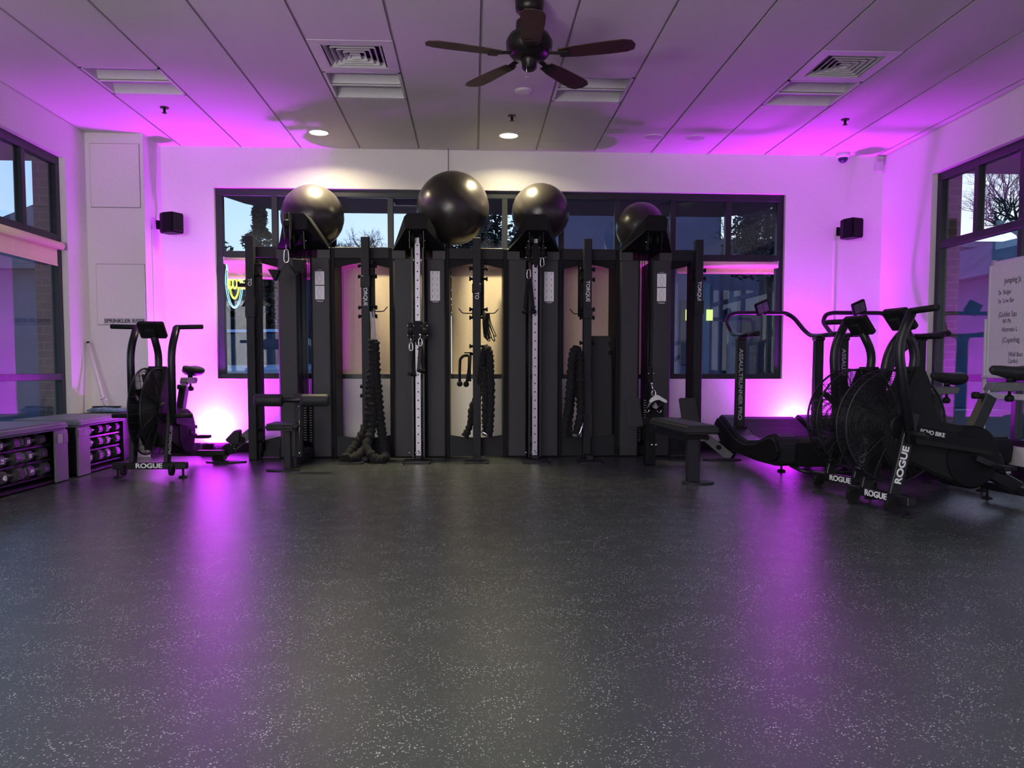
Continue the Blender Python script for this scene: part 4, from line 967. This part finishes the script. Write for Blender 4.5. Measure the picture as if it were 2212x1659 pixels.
# ------------------------------------------------------------------ curved treadmills
def treadmill(label, ox, oy):
    r = thing('curved_treadmill', label, 'treadmill', (ox, oy, 0))
    top = [(.0, .255), (.05, .325), (.14, .352), (.30, .325), (.52, .262), (.80, .235), (1.05, .262), (1.30, .340), (1.48, .405), (1.60, .425), (1.68, .37), (1.70, .30)]
    bot = [(1.66, .21), (1.56, .13), (1.20, .092), (.55, .075), (.12, .085), (.02, .12)]
    for x0, x1 in ((-.115, .095), (.665, .865)):
        MB().prism(top + bot, 'x', x0 + .03, x1 - .01).build('side_shroud', 'upr', r, bevel=.014, seg=2)
        MB().prism([(y, z - .035) for y, z in top] + [(y, max(z, .12)) for y, z in [(1.64, .24), (1.2, .125), (.55, .10), (.12, .11), (.03, .15)]], 'x', x0, x0 + .035 if x0 < 0 else x0 + .03).build('outer_skirt', 'black', r, bevel=.006) if x0 < 0 else None
    # slatted belt following the curve
    tp = [(y, z - .022) for y, z in top[1:-2]]; L = []
    for (a, za), (b_, zb_) in zip(tp, tp[1:]):
        n = max(1, round((b_ - a)/.03))
        L += [(a + (b_ - a)*k/n, za + (zb_ - za)*k/n) for k in range(n)]
    L.append(tp[-1]); b = MB()
    for (a, za), (c, zc) in zip(L, L[1:]):
        dy, dz = (c - a)*.06, (zc - za)*.06
        b.poly([(.098, a + dy, za + dz), (.662, a + dy, za + dz), (.662, c - dy, zc - dz), (.098, c - dy, zc - dz), (.098, a + dy, za + dz - .012), (.662, a + dy, za + dz - .012), (.662, c - dy, zc - dz - .012), (.098, c - dy, zc - dz - .012)],
               [(0, 1, 2, 3), (7, 6, 5, 4), (0, 4, 5, 1), (1, 5, 6, 2), (2, 6, 7, 3), (3, 7, 4, 0)])
    b.build('belt_slats', 'rubber', r, kind='stuff')
    MB().cyl((.06, .10, .235), (.70, .10, .235), .085, 28).build('rear_roller', 'rubber', r)
    MB().cyl((.06, 1.58, .30), (.70, 1.58, .30), .09, 28).build('front_roller', 'rubber', r)
    MB().box(.04, .72, -.012, .03, .09, .285).build('rear_cover', 'black', r, bevel=.012, seg=2)
    MB().tube(rpath([(.02, .05, .10), (.10, -.05, .052), (.66, -.05, .052), (.74, .05, .10)], .06, 5), .016, 12).build('lift_handle', 'black2', r)
    for xx in (.10, .66):
        for yy in (.44,):
            b = MB(); b.cyl((xx, yy, .10), (xx, yy, .02), .010, 10); b.lathe((xx, yy, 0), [(.035, 0), (.035, .01), (.012, .018)], 16); b.build('levelling_foot', 'steel' if False else 'rubber', r)
    for xx in (-.01, .77): MB().cyl((xx - .025, 1.47, .075), (xx + .025, 1.47, .075), .075, 24).build('transport_wheel', 'rubber', r)
    for xx in (-.01, .77): MB().box(xx - .035, xx + .035, 1.43, 1.51, .08, .22).build('wheel_bracket', 'black', r)
    for i, xx in enumerate((0, .76)):
        po = MB().prism([(1.21, .20), (1.31, .20), (1.29, 1.205), (1.215, 1.205)], 'x', xx - .040, xx + .040).build('post', 'upr', r, bevel=.008, seg=2)
        MB().box(xx - .060, xx + .060, 1.19, 1.33, .20, .335).build('post_shoe', 'black', r, bevel=.012)
        MB().box(xx - .047, xx + .047, 1.205, 1.30, 1.155, 1.195).build('post_cap', 'black2', r, bevel=.008)
        if i == 0: text('maker_lettering', 'ASSAULTRUNNER PRO', .052, 'greydecal', po, (xx - .012, 1.2085, .735), (PI/2, PI/2, 0), ext=.001, sx=1.28, bold=.001)
    pts = [(0, .80, 1.203), (0, 1.30, 1.203), (0, 1.52, 1.235), (.0, 1.71, 1.36), (.045, 1.75, 1.435), (.12, 1.76, 1.455), (.64, 1.76, 1.455), (.70, 1.70, 1.40), (.745, 1.56, 1.27), (.76, 1.44, 1.212), (.76, 1.25, 1.203), (.76, .80, 1.203)]
    MB().tube(rpath(pts, .07, 5), .0215, 14).build('handrail', 'black2', r)
    for xx in (0, .76): MB().cyl((xx, .795, 1.203), (xx, 1.02, 1.203), .025, 16).build('rubber_grip', 'rubber', r, bevel=.004)
    R_ = Matrix.Translation((.37, 1.715, 1.510)) @ Matrix.Rotation(math.radians(-24), 4, 'Y') @ Matrix.Rotation(math.radians(18), 4, 'X')
    con = MB().box(-.072, .072, -.018, .018, -.070, .062, R_).build('console', 'rubber', r, bevel=.008, seg=2)
    MB().box(-.056, -.002, -.0200, -.017, -.050, .046, R_).build('display', 'screen', con)
    MB().box(.004, .056, -.0200, -.017, -.050, .046, R_).build('key_pad', 'screen', con)
    MB().box(.33, .43, 1.72, 1.78, 1.435, 1.47).build('console_clamp', 'rubber', r, bevel=.006)
    return r
treadmill('black curved treadmill under the back window, the one further from the right wall', 2.570, 6.25)
treadmill('black curved treadmill in the right corner, mostly behind the air bikes', 3.540, 6.18)

# ------------------------------------------------------------------ storage benches with dumbbells
def storage(label, y0, y1, open0, open1):
    r = thing('storage_bench', label, 'bench', (0, 0, 0)); xf, xb = -3.19, -3.70
    MB().box(xf + .012, xb - .03, y0 + .01, y1, .405, .468).build('top_cushion', 'vinylg', r, bevel=.018, seg=3)
    MB().box(xf - .02, xb, y0, y0 + .02, .0, .405).build('end_panel', 'black', r)
    MB().box(xf - .02, xb, y1 - .02, y1, .0, .405).build('end_panel', 'black', r)
    MB().box(xb, xb + .015, y0, y1, .0, .405).build('back_panel', 'dark', r)
    MB().box(xf - .02, xb, y0, y1, .012, .030).build('floor_rail', 'black', r)
    for a, b_ in ((y0, open0), (open1, y1)):
        if b_ - a > .03: p = MB().box(xf - .018, xf, a, b_, .006, .403).build('face_post', 'flatpost', r, bevel=.004)
    for z in (.302, .190, .068):
        for xx in (-3.235, -3.40): MB().bar((xx, open0 - .01, z), (xx, open1 + .01, z), .006, .014).build('shelf_rail', 'black2', r)
    return r
s1 = storage('grey topped storage bench nearer the camera, left wall, holding dumbbells', 4.55, 6.370, 4.60, 6.180)
s2 = storage('grey topped storage bench further back, left wall, holding dumbbells', 6.530, 7.440, 6.735, 7.425)
b = MB().box(-3.189, -3.186, 6.215, 6.285, .305, .375).build('sticker', 'greydecal', s1)
b = MB().box(-3.215, -3.185, 6.292, 6.368, .30, .375).build('corner_plate', 'flatpost', s1, bevel=.004)
b = MB().box(-3.215, -3.185, 6.532, 6.600, .33, .385).build('corner_plate', 'flatpost', s2, bevel=.004)
text('tag_number', '35', .05, 'greydecal', s2, (-3.186, 6.665, .355), Matrix(((0, 0, 1), (-1, 0, 0), (0, 1, 0))).to_euler(), ext=.0005)
r = thing('black_box', 'low black box in the corner past the storage benches, under the mop', 'box', (0, 0, 0)); MB().box(-3.735, -3.36, 7.47, 8.0, 0, .455).build('shell', 'vinyl', r, bevel=.01); MB().box(-3.72, -3.352, 7.50, 7.97, .20, .215).build('seam_strip', 'black2', r)
def dumbbell(label, y, z, rad, L, num=None, rot=0):
    r = thing('hex_dumbbell', label, 'dumbbell', (-3.268, y, z))
    for s in (-1, 1):
        pts = [(rad*math.cos(PI/6 + k*PI/3 + rot), rad*math.sin(PI/6 + k*PI/3 + rot)) for k in range(6)]
        hd = MB().prism([(a, c) for a, c in pts], 'y', s*L*.20, s*L*.5).build('hex_head', 'hex', r, bevel=.008, seg=2)
        MB().prism([(a*.72, c*.72) for a, c in pts], 'y', s*(L*.5 - .001), s*(L*.5 + .002)).build('end_plate', 'hexface', hd)
        if num and s < 0: text('weight_number', num, rad*.8, 'decal', hd, (rad*.87 + .001, s*L*.36, 0), Matrix(((0, 0, 1), (1, 0, 0), (0, 1, 0))).to_euler(), ext=.0006, bold=.001)
    MB().tube([(0, -L*.31, 0), (0, -L*.18, 0), (0, 0, 0), (0, L*.18, 0), (0, L*.31, 0)], [.0135, .016, .0185, .016, .0135], 16).build('handle', 'steel', r)
pos_ = ['nearest the right post', 'second from the right post', 'third from the right post']
tiers = [('top', .350, .050), ('middle', .243, .055), ('bottom', .126, .061)]
for ti, (tn, z, rad) in enumerate(tiers):
    for k in range(3):
        num = {(0, 0): '10', (1, 0): '30', (2, 0): '40'}.get((ti, k), ['10', '25', '40'][ti])
        dumbbell(f'hex dumbbell on the {tn} tier of the nearer storage bench, {pos_[k]}', 5.975 - .345*k + .012*ti, z, rad, .285 + .01*ti, num, .12*((ti + k) % 3))
    for k in range(2):
        dumbbell(f'hex dumbbell on the {tn} tier of the further storage bench, {["by the bike", "by its post"][k]}', 7.255 - .335*k - .01*ti, z + .004, rad - .004, .28, ['5', '15', '35'][ti], .1*((ti + k) % 3))

# mop standing on the corner box
r = thing('dust_mop', 'flat blue dust mop with a long pale handle leaning in the left corner', 'mop', (-3.53, 7.82, .462))
b = MB(); n = 26; rm = random.Random(3); rg = []
for j, (k, z) in enumerate(((1.0, .002), (1.08, .014), (1.0, .026), (.75, .040), (.35, .050), (.08, .053))):
    rg.append([b.b.verts.new((.175*k*math.cos(a)*(1 + .05*rm.uniform(-1, 1)), .070*k*math.sin(a)*(1 + .1*rm.uniform(-1, 1)), z + .006*rm.uniform(-1, 1)*(j > 0))) for a in [2*PI*i/n for i in range(n)]])
for A, B in zip(rg, rg[1:]):
    for i in range(n): b.b.faces.new((A[i], A[(i + 1) % n], B[(i + 1) % n], B[i])).smooth = True
b.b.faces.new(rg[0][::-1]); b.b.faces.new(rg[-1]); b.build('mop_head', 'cloth', r)
MB().box(-.13, .13, -.03, .03, .045, .056).build('frame_plate', 'rubber', r, bevel=.004)
b = MB(); hp0 = Vector((-.02, 0, .06)); hp1 = Vector((-3.735, 7.915, 1.14)) - Vector((-3.53, 7.82, .462)); MB().tube([hp0, hp0.lerp(hp1, .10), hp0.lerp(hp1, .12), hp1], [.008, .008, .0125, .0125], 12).build('pole', 'plasticw', r)
MB().cyl(hp0.lerp(hp1, .095), hp0.lerp(hp1, .125), .018, 14).build('clamp', 'steel', r); MB().cyl(hp0.lerp(hp1, .975), hp1, .0145, 12).build('end_cap', 'rubber', r)
MB().cyl((-.055, 0, .12), (.0, 0, .12), .007, 8).build('lever', 'plasticw', r)

# ------------------------------------------------------------------ whiteboard by the right wall
wx = 4.05; r = thing('whiteboard', 'white board on a wheeled stand with handwritten exercises, right edge of the view', 'whiteboard', (wx, 0, 0))
bd = MB().box(0, .018, 4.62, 6.045, .835, 1.705).build('board', 'board', r, bevel=.006)
fb = MB(); fb.box(-.004, .022, 6.035, 6.060, .83, 1.690); fb.build('frame_side', 'plasticw', r, bevel=.004)
MB().box(-.004, .022, 4.60, 6.030, 1.700, 1.718).build('frame_top', 'plasticw', r, bevel=.004); MB().box(-.045, .022, 4.62, 6.045, .815, .838).build('pen_tray', 'plasticw', r, bevel=.004)
MB().box(-.006, .025, 6.005, 6.030, 1.692, 1.730).build('corner_clip', 'tee', r)
TX = Matrix(((0, 0, -1), (-1, 0, 0), (0, 1, 0))).to_euler()
for body, y, z, sz in (('Jumping Ja', 5.875, 1.555, .062), ('3x  Bulgar', 5.94, 1.470, .050), ('5x  Low Bar', 5.94, 1.405, .050), ('(Goblet Squ', 5.93, 1.300, .058), ('W/ Plt', 5.88, 1.248, .050), ('Alternate L', 5.885, 1.185, .052), ('(Copenhag', 5.875, 1.105, .060), ('(Wall Base', 5.80, .995, .050), ('Cardio)', 5.80, .945, .048)):
    o = text('handwriting', body, sz, 'marker', r, (-.0012, y, z), TX, ext=.0003, sx=.74, align='LEFT')
for yy in (6.075, 4.58):
    MB().box(-.010, .016, yy - .012, yy + .012, .08, 1.28).build('stand_post', 'plasticw', r, bevel=.003)
    MB().box(-.26, .24, yy - .018, yy + .018, .05, .085).build('stand_foot', 'plasticw', r, bevel=.005)
    for dx in (-.23, .21): MB().cyl((dx, yy - .01, .026), (dx, yy + .01, .026), .026, 16).build('caster', 'rubber', r)
MB().box(-.008, .014, 4.58, 6.06, .655, .70).build('cross_bar', 'plasticw', r, bevel=.003)

# ------------------------------------------------------------------ neon sign hung inside the left bay of the back window
r = thing('neon_sign', 'oval cyan and yellow neon sign glowing in the left bay of the back window', 'neon sign', (-2.500, 8.520, 1.80))
for a, m_, nm in ((.088, 'neonb', 'cyan_tube'), (.070, 'neonb', 'cyan_tube'), (.057, 'neony', 'yellow_tube'), (.044, 'neony', 'yellow_tube')):
    k = {.088: .285, .070: .272, .057: .190, .044: .175}[a]
    MB().ring((0, 0, 0), a, .0036, 'y', 48, 8, k/a).build(nm, m_, r)
text('neon_lettering', 'CORE', .165, 'neony', r, (.022, -.008, -.035), ext=.004, sx=.42, bold=.003)
MB().box(-.085, .085, .008, .012, -.26, .26).build('backing', 'glass', r)

# ------------------------------------------------------------------ outside
struct(MB().box(-60, 60, -40, 80, -.30, -.135).build('ground', 'asphalt'))
pts = [(-2.98, YB + TH), (-2.95, 9.05), (-2.88, 9.45), (-2.74, 9.85), (-2.50, 10.2), (-2.20, 10.38), (3.25, 10.38), (3.50, 10.2), (3.66, 9.8), (3.72, 9.3), (3.66, YB + TH)]
r = thing('entrance_canopy', 'dark canopy with rounded ends outside above the back window', 'canopy', (0, 0, 0)); MB().prism(pts, 'z', 2.865, 3.25).build('slab', 'canopy', r)
for x0, x1, lab in ((XL - TH - 4, XL - TH, 'dark roof overhang outside above the left window'), (XR + TH, XR + TH + 4, 'dark roof overhang outside above the right window')):
    r = thing('roof_overhang', lab, 'canopy', (0, 0, 0)); MB().box(x0, x1, -3, 7.93, 2.865, 3.3).build('slab', 'canopy', r)
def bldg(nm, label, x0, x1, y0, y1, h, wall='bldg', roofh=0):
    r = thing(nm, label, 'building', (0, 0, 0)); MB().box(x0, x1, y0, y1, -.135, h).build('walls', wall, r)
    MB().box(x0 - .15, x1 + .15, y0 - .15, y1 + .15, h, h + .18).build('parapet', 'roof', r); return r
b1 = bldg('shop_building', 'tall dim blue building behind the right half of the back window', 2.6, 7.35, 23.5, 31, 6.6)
for k in range(5): MB().box(2.9 + k*.95, 3.2 + k*.95, 23.35, 23.5, -.135, 3.4).build('column', 'bldg2', b1)
for k in range(4): MB().box(3.3 + k*.95, 3.72 + k*.95, 23.44, 23.52, 1.0, 2.9).build('window', 'carg', b1, bevel=.01)
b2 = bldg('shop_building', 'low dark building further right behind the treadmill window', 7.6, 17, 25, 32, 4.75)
for k, (w_, m_) in enumerate(((.45, 'litwin'), (.2, 'litwin'), (.18, 'litwin'))): MB().box(6.0 + [-.55, .28, .9][k], 6.0 + [-.55, .28, .9][k] + w_, 23.30, 23.36, 2.30, 2.62).build('lit_window', m_, b1)
for k in range(6): MB().box(8.0 + k*1.35, 8.3 + k*1.35, 24.8, 25, -.135, 3.3).build('column', 'bldg2', b2)
for k in range(5): MB().box(8.5 + k*1.35, 9.2 + k*1.35, 24.93, 25.02, .6, 2.6).build('window', 'carg', b2)
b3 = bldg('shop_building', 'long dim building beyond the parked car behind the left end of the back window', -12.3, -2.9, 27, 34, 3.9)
for k in range(7): MB().box(-11.9 + k*1.3, -11.1 + k*1.3, 26.93, 27.02, .4, 2.5).build('window', 'bluewin' if k % 3 == 1 else 'carg', b3)
r = thing('house', 'gabled house silhouette outside the left window', 'building', (-19, 22, 0)); MB().box(-9, 10.4, -4, 4, -.135, 3.1).build('walls', 'bldg', r)
MB().prism([(-9.6, 3.0), (10.8, 3.0), (10.8, 4.8), (8.4, 3.8), (2, 3.5)], 'y', -4.4, 4.4).build('roof', 'roof', r)
r = thing('house', 'low house with a flat roof outside the right window', 'building', (19.0, 20.8, 0)); MB().box(-6.0, 9, -3.4, 3.4, -.135, 3.3).build('walls', 'bldg2', r); MB().prism([(-6.4, 3.2), (9.4, 3.2), (8.4, 4.9), (1.0, 4.9), (-.5, 4.3), (-5.6, 4.1)], 'y', -3.7, 3.7).build('roof', 'roof', r)
for k in range(3): MB().box(-5.2 + k*2.6, -4.0 + k*2.6, -3.46, -3.38, 1.2, 2.8).build('window', 'bluewin', r)
for a, c, lab in ((5.35, 6.35, 'low pale blue planter wall outside the right window, left one'), (6.55, 8.2, 'low pale blue planter wall outside the right window, right one')):
    r = thing('planter_wall', lab, 'wall', (0, 0, 0)); MB().box(a, c, 8.95, 9.4, -.135, .40).build('block', 'bldg2', r, bevel=.04, seg=2)
def bare_tree(label, x, y, h, seed, spread=.55, trunk=.16, lv=6, L0=.6, h0=.45):
    r = thing('bare_tree', label, 'tree', (x, y, -.135)); rn = random.Random(seed); b = MB()
    MB().tube([(0, 0, 0), (.05, 0, h*h0*.5), (0, 0, h*h0 + .1)], [trunk, trunk*.8, trunk*.55], 8).build('trunk', 'bark', r)
    def grow(p, d, L, rad, lev):
        q = p + d*L; mid = p.lerp(q, .5) + Vector((rn.uniform(-1, 1), rn.uniform(-1, 1), rn.uniform(-.5, .8)))*L*.10
        b.tube([p, mid, q], [rad, rad*.82, rad*.62], 5 if lev > 3 else 3, False)
        if lev <= 0: return
        for k in range(3 if lev > 1 else 2):
            nd = (d + Vector((rn.uniform(-1, 1), rn.uniform(-1, 1), rn.uniform(-.35, .75)))*(spread + .25)).normalized(); grow(p.lerp(q, rn.uniform(.6, 1)), nd, L*rn.uniform(.66, .86), rad*.58, lev - 1)
    for k in range(4):
        a = k*PI/2 + rn.uniform(-.4, .4); grow(Vector((0, 0, h*h0)), Vector((math.cos(a)*.7, math.sin(a)*.7, .8)).normalized(), L0, trunk*.42, lv - 1)
    b.build('branches', 'bark', r, kind='stuff')
bare_tree('bare spreading tree seen between the left ball and the second tower', -3.3, 24.5, 5.6, 4, .85, .16, 7, .60, .62)
bare_tree('bare tree seen low between the two middle balls', .1, 26, 6.2, 9, .9, .16, 7, .72, .60)
bare_tree('bare tree against the bright sky, right end of the back window', 6.2, 16.9, 5.6, 21, .75, .13, 7, .52, .55)
bare_tree('bare branching tree close outside the right wall window', 8.7, 12.0, 6.6, 13, .75, .12, 7, .62, .42)
def foliage(nm, label, cat, x, y, h, rad, seed, m_='leaf', n=900, cone=True, ls=.16, z0=0):
    r = thing(nm, label, cat, (x, y, -.135)); rn = random.Random(seed); b = MB()
    if cone or z0 > 0: MB().tube([(0, 0, 0), (0, 0, (h if cone else z0)*.98 + .1)], [.14, .03 if cone else .1], 8).build('trunk', 'bark', r)
    for k in range(n):
        t = rn.random()**.8; z = h*(.10 + .9*t) if cone else z0 + (h - z0)*t; rr = (rad*(1 - t)**.8*(.8 + .35*math.sin(t*34)) + .05 if cone else rad*math.sqrt(max(0, 1 - (t - .35)**2/.45)))*rn.uniform(.35, 1.05); a = rn.uniform(0, 2*PI)
        if not cone: rr *= 1 + .35*math.sin(a*3 + seed)*math.sin(t*9)
        p = Vector((rr*math.cos(a), rr*math.sin(a), z)); u = Vector((rn.uniform(-1, 1), rn.uniform(-1, 1), rn.uniform(-.6, .4))).normalized()*ls; v = u.cross(Vector((rn.uniform(-1, 1), rn.uniform(-1, 1), 1))).normalized()*ls*.5
        b.poly([p - u, p + v, p + u, p - v], [(0, 1, 2, 3)])
    b.build('foliage', m_, r, kind='stuff')
foliage('conifer', 'tall narrow conifer behind the left end of the back window', 'tree', -6.35, 24.5, 5.95, 1.35, 5, n=3600, ls=.12)
foliage('leafy_tree', 'dark leafy crown low in the left corner of the back window', 'tree', -6.75, 20.5, 4.45, .75, 6, 'shrub', 2600, False, .10, 2.4)
foliage('evergreen_tree', 'dark evergreen crown behind the branches at the right end of the back window', 'tree', 7.85, 20.9, 5.9, 1.05, 12, 'leaf', 4200, False, .09, 3.4)
foliage('evergreen_tree', 'dark leafy crown far behind the two middle balls', 'tree', -.1, 21.3, 5.35, 1.6, 19, 'leaf', 4200, False, .10, 2.4)
foliage('low_shrub', 'dark low shrub outside the left window above the storage bench', 'bush', -6.6, 8.6, .75, .9, 15, 'shrub', 2500, False, .05)
# parked car
r = thing('parked_car', 'pale blue car parked outside behind the left end of the back window', 'car', (-3.9, 14.0, -.135)); r.scale = (1.12, 1.12, 1.12)
prof = [(-2.15, .30), (-2.2, .62), (-2.0, .82), (-1.15, .95), (-.45, 1.42), (.75, 1.45), (1.55, 1.08), (2.15, 1.0), (2.25, .6), (2.2, .30)]
MB().prism([(-2.15, .30), (-2.2, .62), (-2.0, .80), (-1.15, .93), (1.6, .98), (2.15, .95), (2.25, .6), (2.2, .30)], 'y', -.88, .88).build('body', 'carp', r, bevel=.07, seg=3)
vs = []
for y, k in ((-.80, 0), (.80, 0)):
    vs += [(-1.20, y, .90), (-.50, y*.80, 1.42), (.75, y*.80, 1.44), (1.62, y, .95)]
MB().poly(vs, [(0, 1, 2, 3), (7, 6, 5, 4), (0, 4, 5, 1), (1, 5, 6, 2), (2, 6, 7, 3), (3, 7, 4, 0)]).build('cabin_glass', 'carg', r, bevel=.03)
MB().poly([(-.48, -.64, 1.425), (.75, -.64, 1.445), (.75, .64, 1.445), (-.48, .64, 1.425), (-.44, -.60, 1.47), (.72, -.60, 1.485), (.72, .60, 1.485), (-.44, .60, 1.47)], [(3, 2, 1, 0), (4, 5, 6, 7), (0, 1, 5, 4), (1, 2, 6, 5), (2, 3, 7, 6), (3, 0, 4, 7)]).build('roof', 'carp', r)
for xx in (-1.35, 1.35):
    for s in (-1, 1): w_ = MB().cyl((xx, s*.70, .32), (xx, s*.90, .32), .32, 24).build('wheel', 'rubber', r, bevel=.03); MB().cyl((xx, s*.89, .32), (xx, s*.905, .32), .19, 16).build('hub_cap', 'steel', w_)
for s in (-1, 1): MB().box(-2.19, -2.10, s*.50 - .18, s*.50 + .18, .62, .74).build('headlight', 'plasticw', r, bevel=.02); MB().box(-.9, -.75, s*.92 - .06, s*.92 + .06, .92, 1.02).build('mirror', 'carp', r, bevel=.02)

# ------------------------------------------------------------------ repeats share a group
GROUPS = {'cable_tower': 'cable towers along the back window', 'hex_dumbbell': 'hex dumbbells in the storage benches', 'air_bike': 'air bikes', 'curved_treadmill': 'curved treadmills', 'roller_shade': 'tan roller shades',
          'recessed_light': 'unlit recessed ceiling lights', 'air_vent': 'ceiling air vents', 'downlight': 'round downlights', 'sprinkler_head': 'fire sprinkler heads', 'wall_speaker': 'black wall speakers', 'cable_raceway': 'speaker cable raceways',
          'uplight': 'violet LED uplights', 'bar_hook': 'thin hooks on the uprights', 'j_hook': 'j-hooks on the left end upright', 'battle_rope': 'thick black ropes on the rack', 'stirrup_handle': 'strap handles on the silver rail', 'chrome_bar_end': 'chrome bar ends on the ropes',
          'storage_bench': 'storage benches by the left wall', 'bare_tree': 'bare trees outside', 'evergreen_tree': 'dark evergreen trees outside', 'rope_attachment': 'rope attachments', 'planter_wall': 'planter walls outside', 'shop_building': 'shop buildings outside', 'roof_overhang': 'roof overhangs outside'}
for o in C.objects:
    if o.parent is None and 'category' in o:
        gname = GROUPS.get(o.name.split('.')[0])
        if gname: o['group'] = gname
